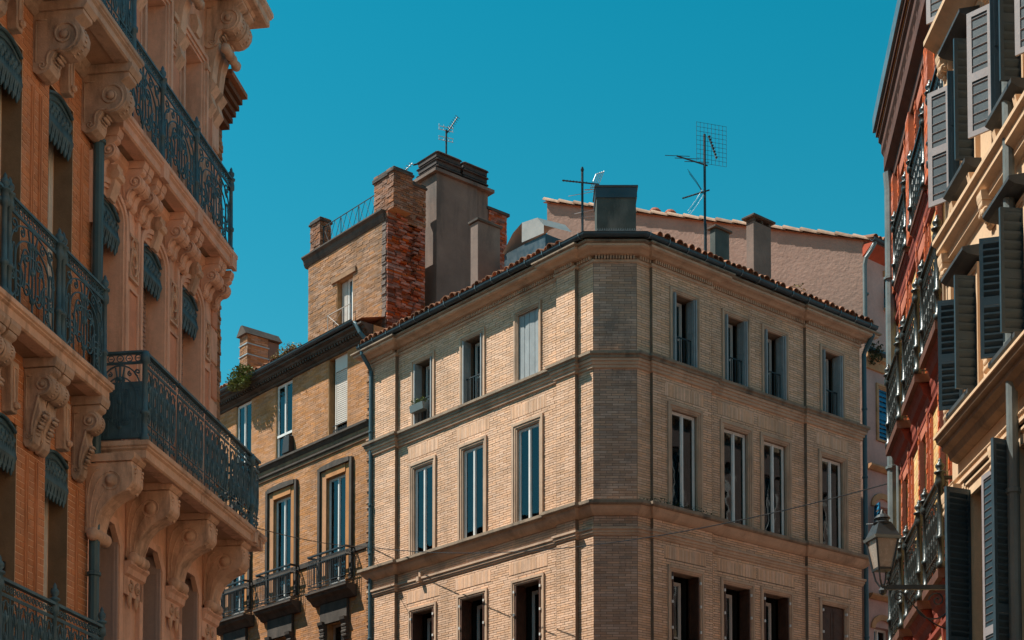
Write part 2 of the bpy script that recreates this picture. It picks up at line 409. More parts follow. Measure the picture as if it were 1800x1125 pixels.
def leaf_shutter(par, P0, P1, z0, z1, m, t=.03, louvre=0, name='shutter', slatm=None, fill=.46, gap_shade=None):
    """leaf from plan point P0 (hinge) to P1; louvred when louvre > 0"""
    a = math.degrees(math.atan2(P1[1] - P0[1], P1[0] - P0[0])); f = Fr(P0, a); w = math.hypot(P1[0] - P0[0], P1[1] - P0[1])
    mb = MB()
    if not louvre:
        mb.box(f, 0, w, -t / 2, t / 2, z0, z1)
        for c, e in ((.06, .47), (.53, .94)):
            mb.rframe(f, .04, w - .04, z0 + (z1 - z0) * c, z0 + (z1 - z0) * e, .03, -t / 2 - .008, t / 2 + .008)
        return mb.build(name, m, par)
    st = .06 if gap_shade else .042
    mb.rframe(f, 0, w, z0, z1, st, -t / 2, t / 2); zm = z0 + (z1 - z0) * .47
    mb.box(f, st, w - st, -t / 2, t / 2, zm - .05, zm + .05)
    o = mb.build(name, m, par)
    if gap_shade:
        bk = MB(); bk.box(f, st * .8, w - st * .8, -.004, .004, z0 + st * .8, z1 - st * .8); bk.build('louvre_gap_shade', gap_shade, o)  # dark board standing in for the shade between the slats
    for c, e in ((z0 + st, zm - .05), (zm + .05, z1 - st)):
        k = max(2, int((e - c) / louvre))
        for i in range(k):
            z = c + (e - c) * (i + .5) / k; h = (e - c) / k
            s = MB(); s.hexa([f.p(st, t / 2, z - h * fill), f.p(w - st, t / 2, z - h * fill), f.p(w - st, -t / 2, z + h * .2), f.p(st, -t / 2, z + h * .2),
                              f.p(st, t / 2, z - h * min(.17, fill * .4)), f.p(w - st, t / 2, z - h * min(.17, fill * .4)), f.p(w - st, -t / 2, z + h * fill), f.p(st, -t / 2, z + h * fill)])
            s.build('slat', slatm or m, o)
    return o
def drain(par, fr, u, d, pts, r, m='pipe_blue', collars=(), name='drainpipe'):
    mb = MB(); mb.tube([fr.p(u + a, d + b, z) for a, b, z in pts], r, 10)
    for z in collars: mb.lathe(fr.p(u, d, z - .03), [(r * 1.05, 0), (r * 1.3, .01), (r * 1.3, .05), (r * 1.05, .06)], 10)
    return mb.build(name, m, par, smooth=False)
def tile_mesh(name, r=.09, L=.42, m='terracotta'):
    mb = MB(); n = 8; rings = []
    for y, q in ((0, r), (L, r * .8)):
        for rr in (q, q - .016):
            rings.append([(rr * math.cos(math.pi * k / n), y, rr * math.sin(math.pi * k / n)) for k in range(n + 1)])
    O0, I0, O1, I1 = rings
    for k in range(n):
        mb.poly([O0[k], O0[k + 1], O1[k + 1], O1[k]]); mb.poly([I0[k + 1], I0[k], I1[k], I1[k + 1]])
        mb.poly([O0[k + 1], O0[k], I0[k], I0[k + 1]]); mb.poly([O1[k], O1[k + 1], I1[k + 1], I1[k]])
    return mesh_only(mb, name, m)
TILE = tile_mesh('roof_tile', .108, .45)
TILE_DARK = tile_mesh('roof_tile_dark', .095, .4, 'terracotta')
def eave_tiles(par, fr, u0, u1, d, z, slope=17, step=.205, me=None, rows=1):
    for r in range(rows):
        u = u0
        while u < u1:
            M4 = frmat(fr, u, d - r * .33, z + r * .1) @ Matrix.Rotation(math.radians(slope + (rnd() - .5) * 5), 4, 'X') @ Matrix.Rotation(math.radians((rnd() - .5) * 7), 4, 'Z')
            M4 = M4 @ Matrix.Translation(((rnd() - .5) * .03, (rnd() - .5) * .09, (rnd() - .5) * .035)) @ Matrix.Scale(.84 + .3 * rnd(), 4)
            inst('roof_tile', me or TILE, par, M4); u += step * (.96 + .08 * rnd())
def corrugated(mb, fr, u0, u1, d0, z0, d1, z1, step=.205, r=.05):
    n = int((u1 - u0) / step * 4); i0 = len(mb.v)
    for i in range(n + 1):
        u = u0 + (u1 - u0) * i / n; q = r * math.cos(2 * math.pi * (u - u0) / step)
        mb.v += [fr.p(u, d0, z0 + q), fr.p(u, d1, z1 + q)]
    for i in range(n): mb.f.append((i0 + 2 * i, i0 + 2 * i + 2, i0 + 2 * i + 3, i0 + 2 * i + 1))
def gutter(par, path, dc, zc, r=.1, m='zinc_dark', straps=()):
    mb = MB(); n = 8
    pr = [(dc + r * math.cos(math.pi + math.pi * k / n), zc + r * math.sin(math.pi + math.pi * k / n)) for k in range(n + 1)]
    pr += [(dc + r + .012, zc + .012), (dc + r - .008, zc + .02)]
    pr += [(dc + (r - .012) * math.cos(-math.pi * k / n), zc + .006 + (r - .012) * math.sin(-math.pi * k / n)) for k in range(n + 1)]
    mb.sweep(path, pr)
    return mb.build('gutter', m, par)

# ------------------------------------------------------------------ ground
mb = MB(); mb.poly([(-700, -700, 0), (700, -700, 0), (700, 700, 0), (-700, 700, 0)])
mb.build('street', 'asphalt', kind='structure')
mb = MB(); mb.box(Fr((-5.48, 20.11), 81.315), -30, 4.7, .004, 1.6, .0, .12); mb.build('pavement', 'paving', kind='structure')
mb = MB(); mb.box(Fr((5.5, 20), -90), -4, 30, .3, 1.6, .0, .12); mb.build('pavement', 'paving', kind='structure')

# ================================================================== corner building
A = (1.852, 35.0); B = (2.838, 35.0)
L = Fr(A, -49.83); R = Fr(B, 40.17); CH = Fr(A, 0.0); CHW = B[0] - A[0]
CB = thing('corner_building', 'cream brick corner building with chamfered edge and curved dark gutter', 'building', (*A, 0))
LW = [-6.42, -4.37, -2.27]; RW = [1.47, 3.34, 4.78, 6.92]
LZ = 8.0                                    # brick by brick from here up; plain wall further down
def holes_for(cs):
    hs = []
    for i, c in enumerate(cs):
        hs += [(c - .40, c + .40, 14.9, 16.58), (c - .43, c + .43, 11.46, 13.83), (c - .48, c + .48, 7.9, 10.05)]
    return hs
segsL = [(L, -8.62, -7.52, .10, []), (L, -7.52, -1.15, 0, holes_for(LW)), (L, -1.15, -.5, .10, []), (L, -.5, 0, 0, [])]
segsC = [(CH, 0, CHW, 0, [])]
segsR = [(R, 0, .42, 0, []), (R, .42, 2.4, .08, holes_for(RW[:1])), (R, 2.4, 5.9, 0, holes_for(RW[1:3])), (R, 5.9, 8.08, .08, holes_for(RW[3:]))]
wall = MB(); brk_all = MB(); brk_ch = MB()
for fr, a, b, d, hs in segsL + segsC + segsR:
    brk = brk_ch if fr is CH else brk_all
    wallgrid(wall, fr, a, b, 0, 17.3, d, hs, .34)
    grow = [(h[0] - .04, h[1] + .04, h[2], h[3] + .05) for h in hs]
    sold = []
    for h in hs:
        if h[3] < 14:
            sold.append((h[0] - .22, h[1] + .22, h[3] + .27, h[3] + .56)); soldiers(brk, fr, *sold[-1], d)
    bricks(brk, fr, a, b, LZ, 17.08, d, grow + sold, ch=.0575, bl=.285, j=.012, pr=.009)
for fr, u, d in ((L, -7.52, .1), (L, -1.15, .1), (L, -.5, .1), (R, .42, .08), (R, 2.4, .08), (R, 5.9, .08)):
    wall.poly([fr.p(u, 0, 0), fr.p(u, d + .008, 0), fr.p(u, d + .008, 17.3), fr.p(u, 0, 17.3)])
P4 = L.xy(-8.62, -8); P5 = R.xy(8.08, -8)
wall.poly([L.p(-8.62, .1, 0), L.p(-8.62, -8, 0), L.p(-8.62, -8, 17.3), L.p(-8.62, .1, 17.3)])
wall.poly([R.p(8.08, .08, 0), R.p(8.08, -8, 0), R.p(8.08, -8, 17.3), R.p(8.08, .08, 17.3)])
wall.build('wall', 'cream_mortar', CB)
brk_all.build('brickwork', 'cream_brick', CB, kind='stuff')
brk_ch.build('corner_brickwork', 'sooty_shaded_brick', CB, kind='stuff')
CP = [L.xy(-8.62, -.35), L.xy(-8.62, .1), L.xy(-7.52, .1), L.xy(-7.52, 0), L.xy(-1.15, 0), L.xy(-1.15, .1), L.xy(-.5, .1), L.xy(-.5, 0), A, B,
      R.xy(.42, 0), R.xy(.42, .08), R.xy(2.4, .08), R.xy(2.4, 0), R.xy(5.9, 0), R.xy(5.9, .08), R.xy(8.08, .08), R.xy(8.08, -.35)]
def course(z, pr, m, name='string_course'):
    mb = MB(); mb.sweep(CP, [(-.05, z + pr[-1][1])] + [(-.05, z)] + [(d, z + q) for d, q in pr])
    return mb.build(name, m, CB)
course(14.9, [(.19, 0), (.19, -.06), (.15, -.09), (.145, -.14)], 'ledge_stone')
course(14.76, [(.12, 0), (.12, -.06), (.085, -.075), (.085, -.13), (.055, -.145), (.055, -.2), (.02, -.22)], 'cream_stone')
course(11.47, [(.27, 0), (.27, -.07), (.24, -.1)], 'ledge_stone')
course(11.37, [(.20, 0), (.17, -.07), (.12, -.13), (.09, -.16), (.03, -.20)], 'cream_stone')
course(10.90, [(.09, 0), (.09, -.05), (.06, -.065), (.06, -.12), (.035, -.135), (.035, -.17), (.01, -.19)], 'cream_stone')
# cornice: frieze string, dentils, cavetto and top slab
course(17.06, [(.045, 0), (.045, -.05), (.02, -.07)], 'cream_stone', 'cornice')
course(17.30, [(.36, 0), (.36, -.05), (.31, -.08), (.26, -.085), (.2, -.11), (.16, -.14), (.10, -.15)], 'cream_stone', 'cornice')
course(17.36, [(.42, 0), (.42, -.035), (.385, -.058)], 'ledge_stone', 'cornice')
dn = MB()
for fr, a, b, d in [(L, -8.6, -7.54, .1), (L, -7.5, -1.17, 0), (L, -1.13, -.52, .1), (L, -.48, -.02, 0), (CH, .03, CHW - .03, 0), (R, .02, .4, 0), (R, .44, 2.38, .08), (R, 2.42, 5.88, 0), (R, 5.92, 8.06, .08)]:
    n = int((b - a) / .066)
    for i in range(n):
        u = a + (b - a) * (i + .5) / n; dn.box(fr, u - .018, u + .018, d - .01, d + .09, 17.062, 17.15)
dn.build('dentils', 'cream_stone', CB, kind='stuff')
GP = [L.xy(-8.72, 0), A, B, R.xy(8.28, 0)]
gutter(CB, GP, .46, 17.47, .085)
mb = MB()
for fr, a, b in ((L, -8.6, .15), (R, -.1, 8.2)):
    u = a
    while u < b:
        mb.profu(fr, [(.36, 17.48), (.37, 17.40), (.42, 17.372), (.50, 17.372), (.553, 17.42), (.562, 17.50), (.553, 17.50), (.545, 17.425), (.5, 17.381), (.42, 17.381), (.378, 17.41), (.37, 17.48)], u, u + .02); u += .62
mb.build('gutter_straps', 'zinc_light', CB, kind='stuff')
# roof: eave tiles one by one, the slopes behind
eave_tiles(CB, L, -8.5, -.6, .47, 17.53); eave_tiles(CB, R, .3, 8.15, .47, 17.53)
mb = MB(); E0 = L.p(-3.86, -4, 18.75)
mb.poly([L.p(-8.6, .45, 17.5), CH.p(-.2, .45, 17.5), E0, L.p(-8.6, -4, 18.75)])
mb.poly([CH.p(-.2, .45, 17.5), CH.p(CHW + .2, .45, 17.5), E0])
mb.poly([CH.p(CHW + .2, .45, 17.5), R.p(8.1, .45, 17.5), R.p(8.1, -4, 18.75), E0])
mb.poly([L.p(-8.6, -4, 18.75), E0, R.p(8.1, -4, 18.75), R.p(8.1, -8, 18.2), L.p(-8.6, -8, 18.2)])
mb.build('roof', 'terracotta', CB)
mb = MB()
for i in range(26):
    u = .05 + (CHW + .05) * i / 26
    for s in (-.02, .02): mb.tube([CH.p(u, .47, 17.49), CH.p(u + s, .47 + s, 17.58)], .003, 3)
mb.build('bird_spikes', 'metal_pale', CB, kind='stuff')
# downpipes
drain(CB, L, -8.56, .16, [(.0, .3, 17.38), (.0, .3, 17.25), (.02, .12, 17.0), (0, 0, 16.85), (0, 0, 5)], .055, 'pipe_blue', (15.2, 13.2, 11.9, 9.6))
drain(CB, R, 8.22, .12, [(.0, .3, 17.38), (.0, .28, 17.25), (0, .08, 17.0), (0, 0, 16.85), (0, 0, 5)], .06, 'pipe_blue', (15.4, 13.6, 12.0, 9.4))

def top_window(fr, c, d, right):
    w = .38; z0, z1 = 14.9, 16.58
    o = MB(); dd = d - .24
    a, b = (c - w + (.05 if right else .16), c + w - (.20 if right else .05))
    win = pvc(CB, fr, a, b, z0, z1 - .06, dd, 'grey_frame', .05, rails=(z0 + .75,))
    surround(win, fr, c - w, c + w, z0, z1, .115, d, 'cream_stone')
    for s, depth in ((-1, .20), (1, .20)):
        u = c + s * (w - .015)
        leaf_shutter(win, fr.xy(u, d - .2), fr.xy(u - s * .012, d + (.075 if right else .05)), z0 + .02, z1 - .01, 'grey_shutter', .04)
        if right: leaf_shutter(win, fr.xy(u - s * .05, d - .2), fr.xy(u - s * .055, d + .045), z0 + .02, z1 - .01, 'grey_shutter', .035)
    guard(win, fr, c - w + .04, c + w - .04, z0 + .02, z0 + .72, d - .06)
for i, c in enumerate(LW):
    if i < 2: top_window(L, c, 0, False)
    else:
        z0, z1 = 14.9, 16.58; w = .38
        mb = MB()
        for k in range(4):
            a = c - w + k * w / 2 + .008; b = a + w / 2 - .016
            q = -.05 if k % 2 else -.035
            mb.hexa([L.p(a, q, z0), L.p(b, -.05 - q - .035, z0), L.p(b, -.12, z0), L.p(a, -.12, z0), L.p(a, q, z1), L.p(b, -.05 - q - .035, z1), L.p(b, -.12, z1), L.p(a, -.12, z1)])
        sh = mb.build('closed_shutter', 'grey_shutter', CB, label='closed pale folding shutter')
        surround(sh, L, c - w, c + w, z0, z1, .115, 0, 'cream_stone')
    cur = [[(.55, .95, .0, .3, 'curtain')], [(.5, .95, .0, .95, 'curtain')], [(.05, .3, 0, 1, 'curtain'), (.7, .95, 0, .45, 'curtain')]][i]
    o = pvc(CB, L, c - .40, c + .40, 11.5, 13.80, -.045, curtain=cur); surround(o, L, c - .41, c + .41, 11.47, 13.81, .155, 0, 'cream_stone', .055)
for i, c in enumerate(RW):
    d = .08 if i in (0, 3) else 0
    top_window(R, c, d, True)
    cur = [[(.04, .45, 0, 1, 'curtain')], [(.55, .95, .0, .22, 'orange_drape'), (.05, .4, .1, .9, 'curtain')], [(.05, .46, .0, 1, 'curtain'), (.55, .95, 0, .5, 'orange_drape')], [(.05, .95, 0, .14, 'orange_drape')]][i]
    o = pvc(CB, R, c - .42, c + .42, 11.5, 13.82, d - .08, curtain=cur); surround(o, R, c - .43, c + .43, 11.47, 13.83, .15, d, 'cream_stone', .05)
for fr, cs in ((L, LW), (R, RW)):
    for i, c in enumerate(cs):
        d = .08 if fr is R and i in (0, 3) else 0; w = .465
        closed = fr is R and i == 3
        win = pvc(CB, fr, c - w + (.25 if fr is L else .2), c + w - (.05 if fr is L else .3), 7.95, 9.9, d - .30, 'grey_frame', .06, mull=False, rails=(8.6,))
        surround(win, fr, c - w, c + w, 7.9, 10.04, .13, d, 'cream_stone')
        if closed:
            for s in (-1, 1): leaf_shutter(win, fr.xy(c + s * w, d - .06), fr.xy(c + s * .005, d - .06), 7.9, 10.02, 'brown_shutter', .04)
        else:
            for s in (-1, 1): leaf_shutter(win, fr.xy(c + s * (w - .02), d - .3), fr.xy(c + s * (w - .03), d + .03), 7.9, 10.02, 'brown_shutter', .04)
        mb = MB()
        for s in (-1, 1):
            for z in (9.85, 9.3, 8.7): mb.box(fr, c + s * (w + .01) - .02, c + s * (w + .01) + .02, d, d + .065, z, z + .06)
        mb.build('hinge', 'white_frame', win)
# small light box and cable bracket on the lower frieze
mb = MB(); mb.box(L, -6.5, -6.4, .05, .17, 10.78, 10.9); mb.box(L, -6.49, -6.41, .02, .1, 10.9, 11.05); mb.build('junction_box', 'cream_stone', CB)
# chimneys on the roof
def stack(par, fr, u0, u1, d0, d1, z0, z1, m, capm, over=.06, caph=.07, name='chimney', slots=False):
    mb = MB(); mb.box(fr, u0, u1, d0, d1, z0, z1); o = mb.build(name, m, par, bevel=.012)
    c = MB()
    if slots:
        for a, b in ((u0, u0 + .08), (u1 - .08, u1), ((u0 + u1) / 2 - .03, (u0 + u1) / 2 + .03)): c.box(fr, a, b, d0, d1, z1, z1 + .1)
        z1 += .1
    c.box(fr, u0 - over, u1 + over, d0 - over, d1 + over, z1, z1 + caph); c.build('chimney_cap', capm, o, bevel=.01)
    return o
Fc = Fr((2.02, 36.7), 0)
stack(CB, Fc, 0, .95, -.7, 0, 17.6, 19.58, 'chimney_dark', 'zinc_dark', .05, .05)
mb = MB(); mb.rframe(Fc, -.03, .98, 19.36, 19.58, .001, -.73, .03, ''); mb.box(Fc, -.025, .975, -.72, .025, 19.33, 19.575); mb.build('chimney_collar', 'zinc_dark', CB)
stack(CB, R, 6.36, 7.06, -2.27, -2.0, 17.9, 20.62, 'chimney_render', 'soot_stone', .09, .06, slots=True)
stack(CB, R, 4.86, 5.40, -2.2, -2.0, 17.9, 19.98, 'chimney_dark', 'soot_stone', .06, .06)
stack(CB, L, -5.74, -5.42, -1.75, -1.0, 17.5, 20.22, 'chimney_render', 'soot_stone', .05, .07)

# ================================================================== orange brick house with the rooftop room
OH = thing('brick_house', 'weathered orange brick house with small iron balconies and a rooftop room', 'house', (*L.xy(-13, 0), 0))
OU = [(-15.94, -15.06, 15.62, 17.86), (-13.64, -12.76, 15.62, 17.86), (-10.84, -9.93, 15.62, 17.85)]
OL = [(-16.3, -15.34, 11.45, 14.47), (-13.72, -12.76, 11.45, 14.47), (-10.92, -9.95, 11.45, 14.47)]
OB = [(-16.25, -15.4, 7.2, 10.35), (-13.67, -12.81, 7.2, 10.35), (-10.86, -10.0, 7.2, 10.35)]
hs = OU + OL + OB
wall = MB(); wallgrid(wall, L, -22, -8.66, 0, 18.2, 0, hs, .3)
wall.poly([L.p(-8.66, 0, 0), L.p(-8.66, -8, 0), L.p(-8.66, -8, 18.2), L.p(-8.66, 0, 18.2)])
wall.build('wall', 'orange_mortar', OH)
brk = MB()
bricks(brk, L, -17.6, -8.93, 9.0, 18.05, 0, [(h[0] - .03, h[1] + .03, h[2], h[3] + .03) for h in hs], ch=.057, bl=.27, j=.008, pr=.006, rg=.0035)
brk.build('brickwork', 'orange_brick', OH, kind='stuff')
tooth = MB(); z = 8.5
while z < 17.9:
    tooth.box(L, -8.93, -8.76 + rnd() * .1, -.05, .02 + rnd() * .05, z, z + .05); z += .06 + .012 * rnd()
tooth.build('toothed_edge', 'tower_brick', OH, kind='stuff')
def straight(par, fr, u0, u1, z, pr, m, name='string_course'):
    mb = MB(); mb.profu(fr, [(-.03, z + pr[-1][1]), (-.03, z)] + [(d, z + q) for d, q in pr], u0, u1); return mb.build(name, m, par)
straight(OH, L, -22, -8.72, 15.6, [(.2, 0), (.2, -.06), (.15, -.1), (.1, -.17)], 'soot_stone')
straight(OH, L, -22, -8.74, 15.43, [(.09, 0), (.09, -.1), (.03, -.12)], 'orange_stone')
straight(OH, L, -22, -8.74, 15.31, [(.1, 0), (.1, -.05), (.05, -.09)], 'soot_stone')
straight(OH, L, -22, -8.74, 15.22, [(.05, 0), (.05, -.07), (.0, -.1)], 'orange_stone')
straight(OH, L, -22, -8.70, 12.3, [(.05, 0), (.05, -.14), (.02, -.16)], 'soot_stone')
# eave cornice, corbels, gutter and tiles
straight(OH, L, -22, -8.7, 18.22, [(.40, 0), (.40, -.05), (.30, -.08), (.28, -.14), (.18, -.18), (.16, -.25), (.08, -.29)], 'soot_stone', 'cornice')
straight(OH, L, -22, -8.75, 17.93, [(.06, 0), (.06, -.05), (.03, -.07)], 'soot_stone', 'cornice')
mb = MB(); u = -17.5
while u < -8.8: mb.box(L, u, u + .06, .0, .26, 18.0, 18.10); u += .135
mb.build('corbels', 'soot_stone', OH, kind='stuff')
gutter(OH, [L.xy(-22, 0), L.xy(-9.0, 0)], .42, 18.33, .08)
eave_tiles(OH, L, -17.6, -12.2, .36, 18.40, rows=2)
mb = MB(); mb.poly([L.p(-22, .4, 18.3), L.p(-8.66, .4, 18.3), L.p(-8.66, -5, 19.9), L.p(-22, -5, 19.9)])
mb.poly([L.p(-22, -5, 19.9), L.p(-8.66, -5, 19.9), L.p(-8.66, -8, 18.2), L.p(-22, -8, 18.2)]); mb.build('roof', 'terracotta', OH)
# windows
o = pvc(OH, L, *OU[0], -.05, t=.05); o = pvc(OH, L, *OU[1], -.05, t=.05, rails=(16.34,))
mb = MB(); mb.box(L, OU[1][0] + .04, OU[1][1] - .04, -.05, -.02, 16.3, 16.37); mb.build('transom', 'white_frame', o)
a, b, c, e = OU[2]
mb = MB(); n = 26
for i in range(n):
    z = 15.95 + (17.45 - 15.95) * i / n; mb.profu(L, [(-.13, z), (-.105, z + .012), (-.105, z + .045), (-.13, z + .056)], a + .22, b - .02)
rs = mb.build('roller_shutter', 'roller_slat', OH, kind='stuff')
mb = MB(); mb.box(L, a + .2, b, -.16, -.08, 17.45, e); mb.rframe(L, a + .17, b, c, e, .04, -.16, -.1, 'lr'); mb.build('shutter_box', 'roller_slat', rs)
room(rs, L, a, b, c, e, -.2)
def rail_band(mb, w, z0, h, k):
    mb.box(LOC, 0, w, -.01, .01, z0, z0 + .018); mb.box(LOC, 0, w, -.01, .01, z0 + h - .018, z0 + h)
    n = max(1, int(w / k))
    for i in range(n):
        c = (w * (i + .5) / n, z0 + h / 2); r = min(w / n, h) * .36
        curl(mb, arc(c, r, r, 0, 2 * math.pi, 8), .008); curl(mb, [(c[0] - r * .5, c[1]), (c[0] + r * .5, c[1])], .006)
def lowrail(fr, u0, u1, z0, z1, d, par):
    g = MB(); rail_band(g, u1 - u0, 0, z1 - z0, .1); me = mesh_only(g, 'guard_rail', 'black_iron'); inst('guard_rail', me, par, frmat(fr, u0, d, z0))
lowrail(L, a + .15, b, 15.64, 15.93, -.04, rs)
def hood_surround(par, u0, u1, z0, z1):
    for s, w, pr, m in ((.36, .11, .09, 'soot_stone'), (.25, .25, .03, 'orange_brick')):
        mb = MB(); zt = z1 + s * .95
        mb.rframe(L, u0 - s, u1 + s, z0, zt, w, -.02, pr, 'lr')
        mb.plate(L, [(u0 - s + w, zt - w * .9), (u1 + s - w, zt - w * .9), (u1 + s - w, zt + .02), ((u0 + u1) / 2, zt + .07), (u0 - s + w, zt + .02)], -.02, pr + .02)
        mb.build('surround', m, par)
# small balconies: slab on a corbelled block, front and side railing panels
def bal_panel(w, h):
    g = MB(); rail_band(g, w, h - .24, .22, .09); rail_band(g, w, .03, .2, .09)
    n = max(2, int(w / .085))
    for i in range(n + 1):
        u = w * i / n; g.box(LOC, u - .008, u + .008, -.008, .008, .2, h - .22)
    g.box(LOC, -.01, w + .01, -.025, .02, h - .02, h + .02)
    return g
PF = mesh_only(bal_panel(1.86, 1.02), 'railing_panel', 'black_iron'); PS = mesh_only(bal_panel(.3, 1.02), 'railing_side', 'black_iron')
for i, h in enumerate(OL):
    o = pvc(OH, L, *h, -.08, t=.05, curtain=[(.55, .95, .0, .5, 'curtain')] if i else None)
    hood_surround(o, *h)
    c = (h[0] + h[1]) / 2; zs = 11.26
    s = MB(); s.profu(L, [(-.02, zs), (.38, zs), (.38, zs - .05), (.33, zs - .08), (.31, zs - .14), (.2, zs - .2), (.1, zs - .32), (-.02, zs - .34)], c - 1.02, c + 1.02)
    bo = s.build('balcony', 'soot_stone', OH)
    s = MB(); s.profu(L, [(-.02, zs - .34), (.1, zs - .34), (.1, zs - .9), (-.02, zs - .9)], c - .66, c + .66); s.build('apron', 'soot_stone', bo)
    inst('railing', PF, bo, frmat(L, c - .93, .33, zs))
    for sgn in (-1, 1):
        f2 = Fr(L.xy(c + sgn * .94, .02), math.degrees(L.ang) - 90)
        inst('railing', PS, bo, frmat(f2, 0, 0, zs))
    # scrolled caps over the door below
    w2 = pvc(OH, L, *OB[i], -.2, 'grey_frame')
    for sgn in (-1, 1):
        u = c + sgn * .55
        k = MB()
        for q in range(5): k.lathe(L.p(u - .13, .08 + .015 * (q % 2), 10.28 - q * .09), [(.0, 0), (.045, .02), (.055, .13), (.045, .24), (0, .26)], 7, ax=(L.u[0], L.u[1], 0))
        k.profu(L, [(0, 10.42), (.2, 10.42), (.18, 10.34), (.1, 10.2), (.05, 9.8), (0, 9.8)], u - .12, u + .12)
        k.build('console', 'soot_stone', w2)
# the dark box beside the tall window
mb = MB(); mb.hexa([L.p(-12.98, .22, 15.64), L.p(-12.6, .22, 15.64), L.p(-12.6, 0, 15.64), L.p(-12.98, 0, 15.64), L.p(-12.98, .16, 16.16), L.p(-12.68, .16, 16.16), L.p(-12.68, 0, 16.16), L.p(-12.98, 0, 16.16)])
ab = mb.build('ledge_box', 'black_plastic', bevel=.01); ab['label'] = 'dark tapered box standing on the ledge beside a tall white window'; ab['category'] = 'box'
# chimney on the far slope with steel bands and a pitched slab cap
mb = MB(); mb.box(L, -17.5, -17.02, -1.75, -1.0, 18.6, 20.72); ch = mb.build('chimney', 'tower_brick', OH, bevel=.01)
b2 = MB(); bricks(b2, L, -17.5, -17.02, 18.7, 20.72, -1.0, ch=.06, bl=.24, pr=.008, rg=.006)
bricks(b2, Fr(L.xy(-17.02, -1.0), 40.17), 0, .75, 18.7, 20.72, 0, ch=.06, bl=.24, pr=.008, rg=.006); b2.build('brickwork', 'tower_brick', ch, kind='stuff')
for z in (20.05, 20.4):
    k = MB(); k.rframe(L, 0, 0, 0, 0, 0, 0, 0, ''); k.box(L, -17.53, -16.99, -1.78, -.97, z, z + .035); k.build('steel_band', 'metal_pale', ch)
k = MB(); k.prism([L.p(-17.56, -.9, 20.72), L.p(-16.96, -.9, 20.72), L.p(-17.2, -.9, 21.02), L.p(-17.3, -.9, 21.02)],
                  [L.p(-17.56, -2.25, 20.72), L.p(-16.96, -2.25, 20.72), L.p(-17.2, -2.25, 21.0), L.p(-17.3, -2.25, 21.0)]); k.build('chimney_cap', 'soot_stone', ch)
k = MB(); k.box(L, -17.4, -17.1, -2.2, -1.78, 19, 20.7); k.build('flue_wall', 'chimney_render', ch)
# rooftop room
T = Fr(L.xy(0, -.4), -49.83); S = Fr(L.xy(-8.63, -.4), 40.17)
tw = (-11.05, -10.27, 18.9, 20.26)
wall = MB(); wallgrid(wall, T, -12.56, -8.83, 18.0, 21.3, 0, [tw], .28)
wall.poly([T.p(-12.56, 0, 18), T.p(-12.56, -1.3, 18), T.p(-12.56, -1.3, 21.4), T.p(-12.56, 0, 21.4)])
wall.box(T, -8.83, -8.64, -.2, -.02, 17.6, 21.6); wall.box(S, .02, 1.26, -.3, -.16, 17.4, 21.55)
wall.poly([T.p(-12.56, 0, 21.3), T.p(-8.63, 0, 21.3), T.p(-8.63, -1.3, 21.3), T.p(-12.56, -1.3, 21.3)])
wall.poly([T.p(-12.56, -1.3, 17.6), T.p(-8.63, -1.3, 17.6), T.p(-8.63, -1.3, 21.3), T.p(-12.56, -1.3, 21.3)])
wall.build('rooftop_wall', 'orange_mortar', OH)
brk = MB(); bricks(brk, T, -12.56, -8.86, 18.2, 21.22, 0, [(tw[0] - .02, tw[1] + .02, tw[2], tw[3])], ch=.06, bl=.26, pr=.008, rg=.006); brk.build('rooftop_brickwork', 'tower_brick', OH, kind='stuff')
k = MB(); z = 17.9
while z < 21.4:
    k.box(T, -8.86 + rnd() * .03, -8.68 + rnd() * .03, -.1, .0 + rnd() * .04, z, z + .055); z += .064
k.build('ragged_edge', 'chimney_render', OH, kind='stuff')
rb = MB(); z = 17.3
while z < 21.55:
    u = 0.0
    while u < 1.26:
        l = .13 + .16 * rnd(); q = .09 * rnd() * (1 if .25 < u < 1.0 else .5) - (.1 if .5 < u < .85 else 0)
        rb.box(S, u, min(1.28, u + l) - .008, -.2, q, z, z + .05 + .008 * rnd()); u += l
    z += .064
rb.build('broken_brick_side', 'rough_red_brick', OH, kind='stuff')
# coping, corner pillars, roof railing
k = MB(); k.profu(T, [(-.2, 21.5), (.16, 21.5), (.16, 21.46), (.09, 21.4), (.07, 21.3), (.03, 21.22), (-.02, 21.2), (-.2, 21.2)], -12.72, -8.7); k.build('coping', 'soot_stone', OH)
def pillar(u0, u1, z0, z1, dep, nm='pillar'):
    k = MB(); k.box(T, u0 + .02, u1 - .02, -dep + .02, -.02, z0, z1); o = k.build(nm, 'orange_mortar', OH)
    b = MB(); bricks(b, T, u0, u1, z0, z1, -.01, ch=.062, bl=.2, pr=.02, rg=.012); bricks(b, Fr(T.xy(u1, -.01), 40.17), 0, dep, z0, z1, 0, ch=.062, bl=.2, pr=.012, rg=.012)
    b.build('brickwork', 'pillar_brick', o, kind='stuff')
    c = MB(); c.box(T, u0 - .05, u1 + .05, -dep - .05, .05, z1 - .14, z1 - .07); c.box(T, u0 - .02, u1 + .02, -dep - .02, .02, z1 - .07, z1); c.build('cap', 'soot_stone', o, bevel=.015)
pillar(-12.47, -11.95, 21.5, 22.5, .36); pillar(-9.24, -8.32, 21.45, 22.6, .62)
pillar(-9.24, -8.6, 21.3, 22.55, 1.28, 'rear_pillar')
k = MB(); u0, u1 = -11.93, -9.24
k.tube([T.p(u0, -.1, 21.62), T.p(u1, -.1, 21.62)], .012, 5); k.tube([T.p(u0, -.1, 22.2), T.p(u1, -.1, 22.2)], .014, 5)
